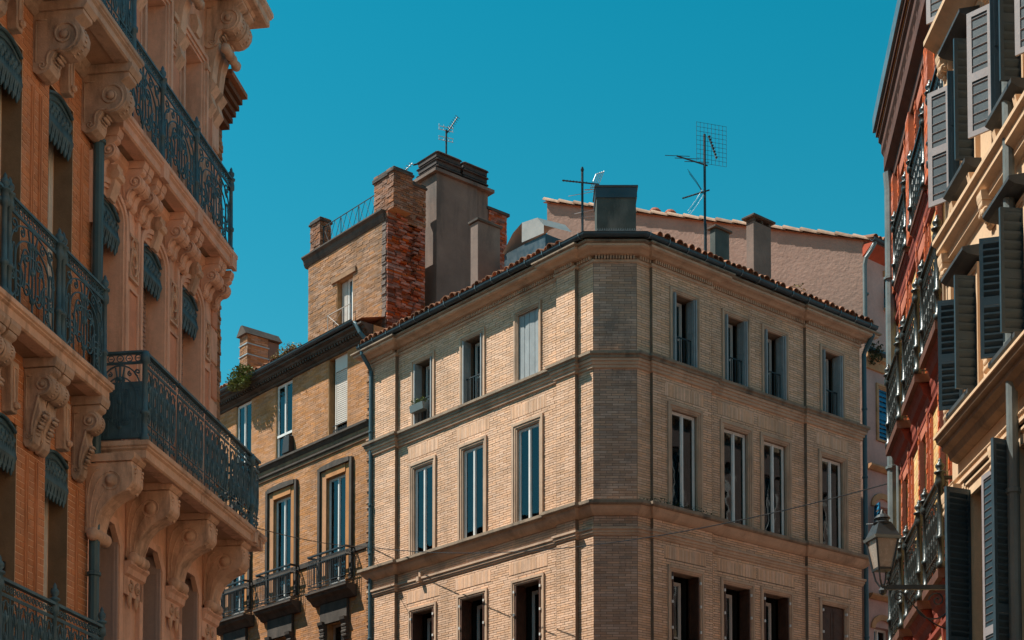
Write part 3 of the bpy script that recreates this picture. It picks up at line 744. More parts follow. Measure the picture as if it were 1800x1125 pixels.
for i in range(10):
    a = u0 + (u1 - u0) * i / 9.0
    if i % 3 == 0: k.tube([T.p(a, -.1, 21.5), T.p(a, -.1, 22.2)], .014, 5)
    if i < 9:
        b = u0 + (u1 - u0) * (i + 1) / 9.0
        k.tube([T.p(a, -.1, 21.62), T.p(b, -.1, 22.2)], .008, 4); k.tube([T.p(b, -.1, 21.62), T.p(a, -.1, 22.2)], .008, 4)
k.build('roof_railing', 'black_iron', OH)
o = pvc(OH, T, tw[0] + .32, tw[1], tw[2], tw[3], -.16, t=.04, curtain=[(.05, .45, 0, .6, 'curtain')])
k = MB(); k.box(T, tw[0] - .25, tw[1] + .2, -.02, .06, tw[3], tw[3] + .13); k.build('lintel', 'orange_stone', o)
k = MB(); k.box(T, tw[0] + .02, tw[0] + .3, -.2, -.15, tw[2], tw[3] - .02); k.build('panel', 'grey_frame', o)
k = MB()
for z in (18.75, 19.35): k.tube([T.p(-11.35, .12, z), T.p(-10.22, .12, z)], .014, 5)
for u in (-11.35, -10.6, -10.22): k.tube([T.p(u, .12, 18.5), T.p(u, .12, 19.37)], .014, 5)
k.tube([T.p(-11.35, .12, 18.75), T.p(-10.6, .12, 19.35)], .009, 4); k.tube([T.p(-10.6, .12, 18.75), T.p(-11.35, .12, 19.35)], .009, 4)
k.build('guard_rail', 'grey_frame', o)
drain(OH, L, -8.95, .34, [(-.1, .05, 18.28), (.0, .05, 18.2), (.12, .0, 17.95), (.2, -.1, 17.8), (.25, -.18, 17.55)], .055, 'pipe_blue', name='gutter_outlet')
# tall rendered chimney behind, with crown of stacked slabs
k = MB(); k.box(S, 1.7, 3.16, -1.0, 0, 17.8, 23.08); o = k.build('tall_chimney', 'chimney_render', OH, bevel=.012)
k = MB(); k.box(S, 3.16, 3.6, -.95, -.06, 17.8, 23.1); k.build('chimney_flank', 'chimney_render', o)
k = MB(); k.box(S, 1.58, 3.72, -1.1, .1, 23.08, 23.17); k.build('chimney_slab', 'chimney_render', o)
for cu0, cu1 in ((1.72, 2.58), (2.68, 3.56)):
    for q in range(3):
        z = 23.17 + q * .2
        k = MB(); k.box(S, cu0, cu1, -.9, -.05, z, z + .11); k.build('flue_course', 'dark_tile', o)
        k = MB(); k.prism([S.p(cu0 - .06, -1.0, z + .11), S.p(cu1 + .06, -1.0, z + .11), S.p(cu1 + .06, .04, z + .11), S.p(cu0 - .06, .04, z + .11)],
                          [S.p(cu0 + .05, -.9, z + .2), S.p(cu1 - .05, -.9, z + .2), S.p(cu1 - .05, -.06, z + .2), S.p(cu0 + .05, -.06, z + .2)]); k.build('flue_slab', 'dark_tile', o, bevel=.035)
k = MB(); k.box(S, 3.62, 4.3, -.9, -.05, 17.8, 22.62); o = k.build('brick_chimney', 'rough_red_brick', OH)
b = MB(); bricks(b, S, 3.62, 4.3, 20, 22.62, -.05, ch=.062, bl=.2, pr=.012, rg=.015); b.build('brickwork', 'rough_red_brick', o, kind='stuff')
k = MB(); k.box(S, 3.57, 4.38, -.95, .0, 22.62, 22.7); k.build('chimney_cap', 'soot_stone', o)

# ================================================================== gabled house behind and its street front
G = Fr((9.6, 43.2), -25); Q = Fr(G.xy(.3, 0), 40.17)
GH = thing('gabled_house', 'pinkish rendered house with long tiled gable behind the corner building', 'house', (9.6, 43.2, 0))
z_at = lambda u: 21.22 - (u - .3) * .3145
wall = MB(); wall.poly([G.p(-9.4, 0, 0), G.p(.3, 0, 0), G.p(.3, 0, z_at(.3)), G.p(-9.4, 0, z_at(-9.4))])
wall.poly([G.p(-9.4, 0, 0), G.p(-9.4, -6, 0), G.p(-9.4, -6, z_at(-9.4)), G.p(-9.4, 0, z_at(-9.4))])
wall.build('gable_wall', 'gable_render', GH)
cop = tile_mesh('coping_tile', .12, .62, 'pale_tile')
u = -9.5
sl = math.atan(.3145)
while u < .1:
    M4 = frmat(G, u, .02, z_at(u) + .0) @ Matrix.Rotation(sl, 4, 'Y') @ Matrix.Rotation(-math.pi / 2, 4, 'Z') @ Matrix.Rotation(math.radians(-3), 4, 'X')
    inst('coping_tile', cop, GH, M4 @ Matrix.Scale(.95 + .1 * rnd(), 4)); u += .5
mb = MB(); mb.poly([G.p(-9.5, .1, z_at(-9.5) - .02), G.p(.5, .1, z_at(.5) - .02), Q.p(9, .3, z_at(.5) - .02), Q.p(9, -7, z_at(-9.5))])
mb.poly([G.p(-9.5, .1, z_at(-9.5) - .06), G.p(.5, .1, z_at(.5) - .06), G.p(.5, .0, z_at(.5) - .06), G.p(-9.5, 0, z_at(-9.5) - .06)]); mb.build('roof', 'terracotta', GH)
hw = [(.92, 1.75, 19.5, 20.4), (.62, 1.5, 15.6, 17.1), (.35, 1.15, 11.9, 13.75), (.3, 1.1, 8.2, 10.3)]
mb = MB(); wallgrid(mb, Q, 0, 9, 0, 21.05, 0, hw, .25); mb.build('wall', 'pink_render', GH)
mb = MB(); mb.profu(Q, [(0, 21.05), (.32, 21.02), (.32, 20.98), (0, 20.72)], -.05, 9); mb.build('painted_eave', 'eave_red', GH)
gutter(GH, [Q.xy(-.1, 0), Q.xy(9, 0)], .38, 21.1, .075); eave_tiles(GH, Q, .05, 3.2, .42, 21.14)
drain(GH, Q, -.06, .12, [(.1, .25, 21.02), (.02, .2, 20.85), (-.06, .05, 20.6), (-.06, 0, 20.4), (-.06, 0, 18.2)], .06, 'pipe_grey', (19.6,))
o = pvc(GH, Q, *hw[0], -.2, 'brown_shutter', rails=(20.0,))
k = MB(); k.box(Q, .88, 1.85, -.02, .05, 20.4, 20.56); k.build('lintel', 'pink_trim', o)
k = MB(); k.box(Q, .9, 1.8, 0, .3, 19.42, 19.5); k.box(Q, .95, 1.1, .08, .3, 19.5, 20.05); k.build('sill', 'pink_trim', o)
straight(GH, Q, -.02, 9, 18.1, [(.22, 0), (.22, -.06), (.1, -.12)], 'zinc_dark'); straight(GH, Q, -.02, 9, 17.98, [(.12, 0), (.12, -.1), (.05, -.16), (.05, -.4), (.0, -.42)], 'pink_trim')
o = pvc(GH, Q, *hw[1], -.2)
surround(o, Q, *hw[1], .14, 0, 'pink_trim', bottom=True)
for a, b in ((.62, 1.05), (1.07, 1.5)): leaf_shutter(o, Q.xy(a, -.03), Q.xy(b, -.03), 15.6, 17.1, 'bright_blue_shutter', .04, louvre=.12)
for zc in (14.85, 11.2): straight(GH, Q, .05, 1.3, zc, [(.16, 0), (.16, -.05), (.06, -.14)], 'pink_trim', 'ledge')
for h in hw[2:]:
    o = pvc(GH, Q, *h, -.2); c = (h[0] + h[1]) / 2; w = (h[1] - h[0]) / 2
    k = MB(); pts = arc((c, h[3] - .05), w + .16, .42, 0, math.pi, 14); pin = arc((c, h[3] - .05), w, .26, math.pi, 0, 14)
    for i in range(14): k.plate(Q, [pts[i], pts[i + 1], pin[13 - i], pin[14 - i]], -.02, .05)
    k.build('arch', 'pink_trim', o)
    if h is hw[2]:
        k = MB(); f3 = Fr(Q.xy(h[0], .02), 0 - 100)
        leaf_shutter(o, Q.xy(h[0], .03), Q.xy(h[0] - .22, .36), 11.9, 13.7, 'bright_blue_shutter', .04, louvre=.14)
for i, u in enumerate((-5.98, -5.5)):
    p = G.p(u, -.25, z_at(u) - .02)
    mb = MB(); mb.lathe(p, [(.10, 0), (.13, .02), (.13, .14), (.19, .16), (.19, .2), (.12, .28), (.03, .31)], 12); mb.build('chimney_pot', 'terracotta_pot', GH)
# dark roof vent with grey sheet between the chimneys
SK = thing('skylight', 'grey metal skylight hood half open above the tiles', 'skylight', L.p(-4.2, -1.6, 18.2))
mb = MB(); mb.box(L, -4.95, -3.35, -2.6, -1.5, 18.0, 19.3); mb.build('curb', 'zinc_dark', SK)
mb = MB(); pr = [(-4.98, 19.32), (-4.55, 19.72), (-4.2, 19.86), (-3.6, 19.78), (-3.35, 19.5)]
A_ = [L.p(u, -1.45, z) for u, z in pr]; B_ = [L.p(u, -2.4, z + .1) for u, z in pr]
for i in range(4): mb.poly([A_[i], A_[i + 1], B_[i + 1], B_[i]])
mb.poly(A_[2:] + [L.p(-3.35, -1.45, 19.3), L.p(-4.2, -1.45, 19.35)]); mb.build('hood', 'tarpaulin', SK)

# ================================================================== ironwork panels (drawn in x, z; shared between balconies)
def iron_scrolls(w, h, r=.012, frieze=True, foot=True):
    """scroll panel: nested arches, paired spirals and drops between two bars"""
    g = MB(); z0 = .07; z1 = h - (.16 if frieze else .03)
    for z in ((z0, z1) if foot else (z1,)): g.box(LOC, 0, w, -.008, .008, z - .01, z + .01)
    H = z1 - z0; c = w / 2
    for k, q in enumerate((.46, .36, .26)):
        curl(g, [(c - w * q, z0)] + [(u, z) for u, z in arc((c, z0 + H * (.62 - .1 * k)), w * q, H * (.36 - .06 * k), math.pi, 0, 14)] + [(c + w * q, z0)], r)
    for s in (-1, 1):
        curl(g, spiral((c + s * w * .30, z0 + H * .30), w * .13, 1.6, math.pi / 2, s, 20), r)
        curl(g, spiral((c + s * w * .12, z0 + H * .22), w * .09, 1.4, 0, -s, 16), r)
        curl(g, spiral((c + s * w * .13, z0 + H * .62), w * .10, 1.5, -math.pi / 2, s, 18), r)
        curl(g, spiral((c + s * w * .39, z0 + H * .88), w * .08, 1.3, -math.pi / 2, -s, 14), r)
        curl(g, bez((c + s * w * .44, z0), (c + s * w * .2, z0 + H * .2), (c + s * w * .48, z0 + H * .5), (c + s * w * .30, z0 + H * .68), 12), r)
        curl(g, arc((c + s * w * .2, z0 + H * .42), w * .05, H * .2, 0, 2 * math.pi, 12), r * .9)
        curl(g, arc((c + s * w * .4, z0 + H * .5), w * .035, H * .16, 0, 2 * math.pi, 10), r * .9)
    for s in (-1, 1):
        for q, zq, rr in ((.46, .55, .05), (.22, .86, .06), (.06, .78, .05), (.34, .1, .055), (.42, .26, .05)):
            curl(g, spiral((c + s * w * q, z0 + H * zq), w * rr, 1.3, math.pi / 2 * (1 if q > .2 else -1), s, 12), r * .85)
        curl(g, bez((c, z0 + H * .1), (c + s * w * .18, z0 + H * .3), (c - s * w * .04, z0 + H * .6), (c + s * w * .1, z0 + H * .95), 10), r)
    curl(g, [(c, z0), (c, z1)], r * 1.1)
    for z, q in ((.15, .05), (.5, .07), (.8, .05)):
        g.lathe((c, 0, z0 + H * z - q), [(.004, 0), (.028, q * .6), (.034, q), (.02, q * 1.5), (.004, q * 2.2)], 6)
    if frieze: rail_band(g, w, z1 + .005, .13, .11)
    g.box(LOC, -.005, w + .005, -.03, .03, h - .03, h)
    return g
def iron_lace(w, h, k=.22, r=.010, frieze=.16):
    """dense repeating panel: tall ovals, scroll pairs and stems"""
    g = MB(); z0 = .06; z1 = h - frieze - .03; H = z1 - z0; n = max(1, int(round(w / k))); k = w / n
    for z in (z0, z0 + H * .22, z1): g.box(LOC, 0, w, -.007, .007, z - .008, z + .008)
    for i in range(n):
        c = k * (i + .5)
        curl(g, arc((c, z0 + H * .6), k * .40, H * .36, 0, 2 * math.pi, 14), r)
        curl(g, arc((c, z0 + H * .58), k * .22, H * .25, 0, 2 * math.pi, 12), r)
        curl(g, [(c - k / 2, z0), (c - k / 2, z1)], r)
        for s in (-1, 1):
            curl(g, spiral((c + s * k * .24, z0 + H * .12), k * .2, 1.3, math.pi / 2, s, 12), r)
            curl(g, spiral((c + s * k * .3, z0 + H * .9), k * .16, 1.2, -math.pi / 2, -s, 12), r)
            curl(g, bez((c, z0 + H * .25), (c + s * k * .5, z0 + H * .4), (c - s * k * .1, z0 + H * .6), (c + s * k * .3, z0 + H * .78), 8), r)
            curl(g, spiral((c + s * k * .1, z0 + H * .5), k * .1, 1.1, 0, s, 9), r * .8)
        q = r / .010; g.lathe((c, 0, z0 + H * .3), [(.003, 0), (.03 * q, .05), (.022 * q, .1), (.034 * q, .15), (.003, .24)], 5)
        g.lathe((c, 0, z0 + H * .66), [(.003, 0), (.026 * q, .04), (.03 * q, .08), (.003, .16)], 5)
    if frieze: rail_band(g, w, z1 + .01, frieze, .09)
    g.box(LOC, -.005, w + .005, -.035, .035, h - .035, h)
    return g
def iron_post(h, r=.035, fin=True):
    g = MB(); pr = [(r * 1.5, 0), (r * 1.5, .08), (r, .1), (r, h * .3), (r * 1.5, h * .31), (r * 1.5, h * .34), (r, h * .36), (r * .85, h * .86), (r * 1.6, h * .88), (r * 1.6, h * .93), (r * 1.2, h)]
    if fin: pr += [(r * 1.9, h + .01), (r * 1.9, h + .03), (r * .7, h + .05), (r * 1.5, h + .09), (r * 1.5, h + .12), (r * .6, h + .16), (r * .7, h + .18), (.004, h + .22)]
    g.lathe((0, 0, 0), pr, 8); return g
def console(par, fr, uc, w, D, H, zt, m='stone_ornament', beads=True, name='console'):
    """scroll bracket seen from the side: big volute above, small one at the foot"""
    r = D * .36; cx, cz = D - r, -.07 - r
    pr = [(0, 0), (D * 1.03, 0), (D * 1.03, -.05), (D * .97, -.07)]
    pr += [(cx + r * math.cos(a), cz + r * math.sin(a)) for a in [math.radians(t) for t in (55, 30, 5, -20, -45, -70, -95, -115)]]
    pr += [(D * .60, -H * .56), (D * .46, -H * .66), (D * .38, -H * .77), (D * .38, -H * .85), (D * .34, -H * .93), (D * .22, -H * .99), (D * .1, -H), (0, -H * .94)]
    mb = MB(); mb.profu(fr, [(d, zt + z) for d, z in pr], uc - w / 2, uc + w / 2)
    o = mb.build(name, m, par, bevel=.012)
    rel = MB()
    for s in (-1, 1):
        u = uc + s * (w / 2 + .004)
        sp = spiral((cx, cz), r * .93, 1.9, -math.pi * .62, 1, 34, .1)
        tail = bez((D * .30, -H * .86), (D * .26, -H * .66), (D * .4, -H * .58), sp[0], 10)
        small = spiral((D * .2, -H * .86), D * .1, 1.3, 0, -1, 16, .15)
        for line, q in ((tail + sp, .017), (small, .011), ([(.04, -.1), (.04, -H * .8)], .009), ([(.04, -.1), (cx - r, -.1)], .009)):
            rel.tube([fr.p(u, d, zt + z) for d, z in line], q, 5)
        rel.lathe(fr.p(u - s * .02, cx, zt + cz), [(r * .25, 0), (r * .25, .035), (r * .1, .05)], 10, ax=(fr.u[0] * s, fr.u[1] * s, 0))
    rel.build('volute', m, o, smooth=True)
    if beads:
        bd = MB()
        for t in range(7):
            f = t / 6; p = (D * (.66 - .3 * f) + .005, -H * (.55 + .27 * f)); q = .014 + .008 * math.sin(t * 2.1)
            bd.lathe(fr.p(uc - w * .34, p[0], zt + p[1]), [(0, 0), (q, .01), (q * 1.5, w * .34), (q, w * .66), (0, w * .68)], 6, ax=(*fr.u, 0))
        for t in range(8):
            a = math.radians(35 - t * 15); p = (cx + r * math.cos(a), cz + r * math.sin(a))
            bd.lathe(fr.p(uc - w * .1, p[0], zt + p[1]), [(0, 0), (.012, .01), (.015, w * .1), (.012, w * .19), (0, w * .2)], 5, ax=(*fr.u, 0))
        bd.build('leaf_relief', m, o, smooth=True, kind='stuff')
    ab = MB(); ab.profu(fr, [(0, zt + .11), (D * 1.12, zt + .11), (D * 1.12, zt + .06), (D * 1.05, zt), (0, zt)], uc - w * .62, uc + w * .62); ab.build('abacus', m, o)
    return o
def cove_bracket(par, fr, uc, w, D, H, zt, m='stone_ornament'):
    """deep concave bracket: broad head with leaf edge, boss on the cheek, roll at the foot"""
    pr = [(0, 0), (D, 0), (D, -.05), (D * 1.03, -.09), (D * 1.03, -H * .30), (D * .98, -H * .36), (D * .88, -H * .42), (D * .74, -H * .46), (D * .58, -H * .52), (D * .44, -H * .61), (D * .33, -H * .73), (D * .27, -H * .88), (D * .25, -H), (0, -H)]
    mb = MB(); mb.profu(fr, [(d, zt + z) for d, z in pr], uc - w / 2, uc + w / 2); o = mb.build('bracket', m, par, bevel=.015)
    rel = MB()
    for s in (-1, 1):
        u = uc + s * (w / 2 + .003); ax = (fr.u[0] * s, fr.u[1] * s, 0)
        rel.lathe(fr.p(u - s * .02, D * .56, zt - H * .27), [(.085, 0), (.085, .022), (.06, .03), (.055, .045), (.03, .055)], 14, ax=ax)
        for line in (bez((D * .12, -H * .97), (D * .1, -H * .55), (D * .2, -H * .2), (D * .52, -H * .14), 16), bez((D * .20, -H * .97), (D * .22, -H * .6), (D * .34, -H * .5), (D * .46, -H * .38), 12),
                     bez((D * .3, -H * .1), (D * .1, -H * .12), (D * .05, -H * .4), (D * .05, -H * .9), 10), arc((D * .56, -H * .27), .12, .12, math.radians(-160), math.radians(100), 14)):
            rel.tube([fr.p(u, d, zt + z) for d, z in line], .009, 5)
    rel.build('cheek_relief', m, o, smooth=True)
    for s in (-1, 1):
        lf = MB()
        for q in range(6): lf.lathe(fr.p(uc + s * w * .36 - .035, D * 1.03 - .003 * q * q, zt - .09 - q * H * .06), [(0, 0), (.018, .01), (.026, .035), (.018, .06), (0, .07)], 6, ax=(*fr.u, 0))
        lf.build('leaf_relief', m, o, smooth=True, kind='stuff')
    ab = MB(); ab.profu(fr, [(0, zt + .1), (D * 1.06, zt + .1), (D * 1.06, zt + .04), (D * 1.0, zt), (0, zt)], uc - w * .58, uc + w * .58); ab.build('abacus', m, o)
    return o
def moulded_slab(par, fr, u0, u1, D, z1, th, m, soff, name='balcony'):
    mb = MB(); path = [fr.xy(u0, 0), fr.xy(u0, D), fr.xy(u1, D), fr.xy(u1, 0)]
    # path runs so that its right-hand side faces outwards
    t = th; pr = [(-.2, z1), (.05, z1), (.05, z1 - t * .25), (.03, z1 - t * .32), (.03, z1 - t * .4), (0, z1 - t * .5), (0, z1 - t * .92), (-.025, z1 - t), (-.2, z1 - t)]
    mb.sweep(path, pr)
    o = mb.build(name, m, par)
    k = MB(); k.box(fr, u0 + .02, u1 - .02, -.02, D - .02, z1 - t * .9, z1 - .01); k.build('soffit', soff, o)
    return o
def valance(par, fr, c, w, zt, h, d, rise=.14, name='valance'):
    """metal window-blind box: bowed top, fringed lower edge, relief on the face"""
    n = 12; top = [(c - w / 2 + w * i / n, zt - rise + rise * math.sin(math.pi * i / n)) for i in range(n + 1)]
    lob = []; m = 14
    for i in range(m + 1):
        u = c + w / 2 - w * i / m; dep = h * (.92 + .16 * (i % 2)) - h * .22 * abs(2 * i / m - 1) ** 2 * 0
        lob.append((u, zt - rise * .6 - dep + .06 * math.sin(math.pi * i / m)))
    mb = MB(); mb.plate(fr, top + lob, d - .02, d)
    for i in range(n): mb.poly([fr.p(*(top[i][0], d + .03, top[i][1])), fr.p(top[i + 1][0], d + .03, top[i + 1][1]), fr.p(top[i + 1][0], d - .2, top[i + 1][1]), fr.p(top[i][0], d - .2, top[i][1])])
    o = mb.build(name, 'blue_iron', par)
    g = MB()
    g.tube([fr.p(u, d + .025, z - .02) for u, z in top], .022, 5); g.tube([fr.p(u, d + .02, z - .11) for u, z in top], .012, 4)
    for i in range(m):
        u = c - w / 2 + w * (i + .5) / m; zb = zt - rise * .6 - h
        g.tube([fr.p(u, d + .012, zb - .02 + .05 * (i % 2)), fr.p(u, d + .03, zb + h * .25), fr.p(u + .015, d + .01, zb + h * .55)], [.008, .026, .006], 5)
        g.lathe(fr.p(u, d + .005, zb + h * (.45 + .12 * (i % 2))), [(.003, 0), (.03, .03), (.034, .06), (.003, .12)], 5)
        g.lathe(fr.p(u, d + .005, zb - .09 + .06 * (i % 2)), [(.003, 0), (.016, .02), (.024, .08), (.003, .14)], 5)
    for i in range(5): g.tube([fr.p(a, d + .012, z) for a, z in spiral((c - w / 2 + w * (i + .5) / 5, zt - rise * .6 - h * .4), w * .08, 1.4, 0, 1 if i % 2 else -1, 12)], .010, 4)
    g.build('relief', 'blue_iron', o)
    return o

W = Fr((-5.484, 20.113), 81.315)
POST = mesh_only(iron_post(1.17), 'iron_post', 'blue_iron', True)
POST_S = mesh_only(iron_post(1.2, .042, False), 'iron_post_square', 'blue_iron', True)
_pan = {}
def rail_run(bal, fr, us, d, z, h, kind, m='blue_iron', posts=True, gap=.04, post=None):
    for a, b in zip(us, us[1:]):
        w = round(b - a - 2 * gap, 3); key = (kind, w, h, m)
        if key not in _pan: _pan[key] = mesh_only((iron_scrolls(w, h) if kind == 's' else iron_lace(w, h, r=.006 if m == 'grey_iron' else .010)), 'railing', m)
        inst('railing', _pan[key], bal, frmat(fr, a + gap, d, z))
    if posts:
        for u in us: inst('railing_post', post or POST, bal, frmat(fr, u, d, z))

# ================================================================== left: pink stone building
SB = thing('stone_building', 'pink stone apartment building with carved brackets and blue iron balconies', 'building', (*W.xy(2.3), 0))
SC = [.47, 2.01, 3.53]
h1 = [(c - .41, c + .41, 8.05, 11.52) for c in SC]; h0 = [(c - .36, c + .36, 3.2, 7.15) for c in SC]; h2 = [(c - .38, c + .38, 12.5, 15.35) for c in SC]; h3 = [(c - .36, c + .36, 16.6, 19) for c in SC]
mb = MB(); wallgrid(mb, W, -.05, 4.68, 0, 20, 0, h0 + h1 + h2 + h3, .34)
mb.poly([W.p(4.68, 0, 0), W.p(4.68, -9, 0), W.p(4.68, -9, 20), W.p(4.68, 0, 20)]); mb.poly([W.p(-.05, 0, 20), W.p(4.68, 0, 20), W.p(4.68, -9, 20), W.p(-.05, -9, 20)])
mb.poly([W.p(-.05, -9, 0), W.p(4.68, -9, 0), W.p(4.68, -9, 20), W.p(-.05, -9, 20)]); mb.build('wall', 'stone_pink', SB)
def roller(par, fr, u0, u1, z0, z1, d, m='mauve_shutter', name='roller_shutter', step=.07):
    mb = MB(); n = int((z1 - z0) / step)
    for i in range(n):
        z = z0 + (z1 - z0) * i / n; mb.profu(fr, [(d - .02, z), (d + .006, z + .01), (d + .006, z + step * .8), (d - .02, z + step)], u0, u1)
    return mb.build(name, m, par, kind='stuff')
for i, (a, b, c, e) in enumerate(h1):
    o = roller(SB, W, a, b, c, e, -.26)
    k = MB()
    for q, wd_, pr in ((.13, .07, .06), (.055, .05, .035)):
        k.rframe(W, a - q, b + q, c, e - .12, wd_, -.02, pr, 'lr')
        ar = arc(((a + b) / 2, e - .12), (b - a) / 2 + q, .22 + q, math.pi, 0, 12); ai = arc(((a + b) / 2, e - .12), (b - a) / 2 + q - wd_, .22 + q - wd_, math.pi, 0, 12)
        for t in range(12): k.plate(W, [ar[t], ar[t + 1], ai[t + 1], ai[t]], -.02, pr)
    for s, u in ((1, a - .19), (-1, b + .19)):
        k.plate(W, [(u - .03, e - .6), (u + .03, e - .6), (u + .05, e + .1), (u + .12 * s, e + .35), (u - .05, e + .35)], -.02, .05)
    k.build('surround', 'stone_pink', o)
    valance(o, W, (a + b) / 2, b - a - .02, e + .04, .5, -.05)
    k = MB(); k.box(W, a - .0, b, -.3, .05, c - .06, c); k.build('sill', 'stone_grey', o)
piers = [-.02, 1.24, 2.77, 4.3]
for i, u in enumerate(piers):
    hw_ = .17 if i else .0
    if not hw_: continue
    if i == 3: u = 4.18
    k = MB(); k.box(W, u - .15, u + .15, -.01, .02, 8.3, 10.55); k.build('brick_panel', 'stone_panel', SB)
    k = MB(); k.rframe(W, u - .19, u + .19, 8.25, 10.6, .04, -.01, .045); k.build('panel_frame', 'stone_pink', SB)
    k = MB(); k.rframe(W, u - .17, u + .17, 10.72, 11.35, .035, -.01, .05)
    k.add(MB()); [k.tube([W.p(x, .05, z) for x, z in arc((u, 10.95 + q), .10 - q * .12, .16 - q * .2, 0, 2 * math.pi, 12)], .014, 4) for q in (0, .1, .25)]
    k.lathe(W.p(u, .0, 11.12), [(.07, 0), (.05, .05), (.02, .075)], 8, ax=(*W.n, 0)); k.build('carved_panel', 'stone_ornament', SB)
    k = MB(); k.box(W, u - .16, u + .16, -.01, .03, 13.0, 14.7); k.build('brick_panel', 'stone_panel', SB)
    k = MB(); k.rframe(W, u - .19, u + .19, 12.9, 14.8, .035, -.01, .05); k.box(W, u - .2, u + .2, -.01, .06, 14.9, 15.25); k.build('panel_frame', 'stone_pink', SB)
    k = MB()
    for q in range(5): k.box(W, u - .17 + q * .075, u - .12 + q * .075, .055, .08, 14.95, 15.2)
    k.box(W, u - .22, u + .22, -.01, .1, 15.28, 15.36); k.build('carved_panel', 'stone_ornament', SB)
for i, (a, b, c, e) in enumerate(h2):
    k = MB(); k.box(W, a, b, -.32, -.26, c, e); o = k.build('closed_shutter', 'mauve_shutter', SB)
    surround(o, W, a, b, c, e, .16, 0, 'stone_pink', .08)
    k = MB(); k.profu(W, [(0, e + .2), (.1, e + .2), (.14, e + .32), (.1, e + .5), (0, e + .5)], (a + b) / 2 - .09, (a + b) / 2 + .09); k.build('keystone', 'stone_ornament', o)
for i, (a, b, c, e) in enumerate(h0):
    k = MB(); k.box(W, a, b, -.33, -.27, c, e); o = k.build('door_panel', 'room_dark', SB)
    leaf_shutter(o, W.xy(b - .02, -.28), W.xy(b - .015, .04), c, e - .02, 'mauve_shutter', .05)
    k = MB(); q = .1
    k.plate(W, [(a - .12, 5.5), (a, 5.5), (a, e - .25), (a + .2, e), (b - .2, e), (b, e - .25), (b, 5.5), (b + .12, 5.5), (b + .12, e - .2), (b - .1, e + .1), (a + .1, e + .1), (a - .12, e - .2)], -.02, .06); k.build('surround', 'stone_pink', o)
# quoins at the far end
for j in range(26):
    z = 5.0 + j * .58
    if 7.6 < z < 8.1 or 11.9 < z < 12.4: continue
    k = MB(); k.box(W, 4.42 + (.06 if j % 2 else 0), 4.72, -.3, .03, z, z + .54); k.build('quoin', 'stone_panel' if j % 2 else 'stone_pink', SB, bevel=.015)
# upper balcony on small brackets
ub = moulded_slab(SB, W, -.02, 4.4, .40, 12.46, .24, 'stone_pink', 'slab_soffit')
k = MB(); k.profu(W, [(-.02, 12.2), (.12, 12.2), (.10, 12.1), (.05, 12.06), (.05, 11.98), (-.02, 11.96)], -.02, 4.66); k.build('frieze_mould', 'stone_pink', SB)
for u in (1.40, 2.76, 4.32):
    k = MB(); k.box(W, u - .10, u + .10, .38, .445, 12.2, 12.46); k.build('slab_block', 'stone_pink', ub)
for u in (.04, .92, 1.10, 1.40, 1.58, 2.45, 2.63, 2.95, 3.12, 3.98, 4.15, 4.5):
    console(SB, W, u, .12, .31, .5, 12.12, 'stone_pink', beads=False)
for u in SC:
    k = MB(); k.profu(W, [(0, 11.95), (.16, 11.95), (.12, 11.7), (.05, 11.5), (0, 11.5)], u - .09, u + .09); k.lathe(W.p(u - .1, .12, 11.82), [(.07, 0), (.07, .2)], 8, ax=(*W.u, 0)); k.build('keystone', 'stone_ornament', SB)
rail_run(ub, W, [.0, 1.40, 2.76, 4.33], .37, 12.46, 1.2, 's')
# lower balcony: deep slab, lace railing, heavy brackets with rolls
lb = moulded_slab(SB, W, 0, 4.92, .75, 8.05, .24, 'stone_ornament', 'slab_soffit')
k = MB(); k.box(W, 4.35, 4.5, .74, .80, 7.83, 8.05); k.box(W, 4.72, 4.78, .74, .78, 7.83, 8.0); k.build('slab_block', 'stone_ornament', lb)
rail_run(lb, W, [.06, 1.2, 2.3, 3.4, 4.44, 4.86], .70, 8.05, 1.2, 'l', posts=False, gap=.03)
for u in (.06, 4.44): inst('railing_post', POST_S, lb, frmat(W, u, .70, 8.05))
key = mesh_only(iron_scrolls(.62, 1.2, .012), 'side_railing', 'blue_iron')
for u in (.03, 4.86): inst('railing', key, lb, frmat(Fr(W.xy(u, .06), math.degrees(W.ang) - 90), 0, 0, 8.05))
k = MB(); k.box(W, .03, .05, .08, .68, 8.1, 8.85); k.build('blind_panel', 'blue_iron', lb)
for i, u in enumerate((-.02, 1.30, 2.83, 4.36)):
    o = cove_bracket(SB, W, u, .34, .64, .92, 7.74)
    k = MB(); k.lathe(W.p(u - .24, .13, 6.80), [(.0, 0), (.07, .01), (.09, .04), (.075, .1), (.095, .14), (.095, .34), (.075, .38), (.09, .44), (.07, .47), (0, .48)], 12, ax=(*W.u, 0)); k.build('roll', 'stone_ornament', o, smooth=True)
    if i == 0: continue
    k = MB(); k.profu(W, [(0, 6.74), (.16, 6.74), (.16, 6.70), (.12, 6.66), (.10, 6.58), (.06, 6.55), (.06, 6.3), (0, 6.3)], u - .33, u + .33); k.build('pier_cap', 'stone_pink', SB)
    k = MB()
    for s in (-.12, .12):
        k.tube([W.p(x, .07, z) for x, z in spiral((u + s, 6.42), .09, 1.4, math.pi / 2, 1 if s > 0 else -1, 16)], .018, 5); k.lathe(W.p(u + s, .05, 6.12), [(.005, 0), (.03, .08), (.04, .16), (.03, .22)], 6)
    k.build('carved_drop', 'stone_ornament', SB, smooth=True)
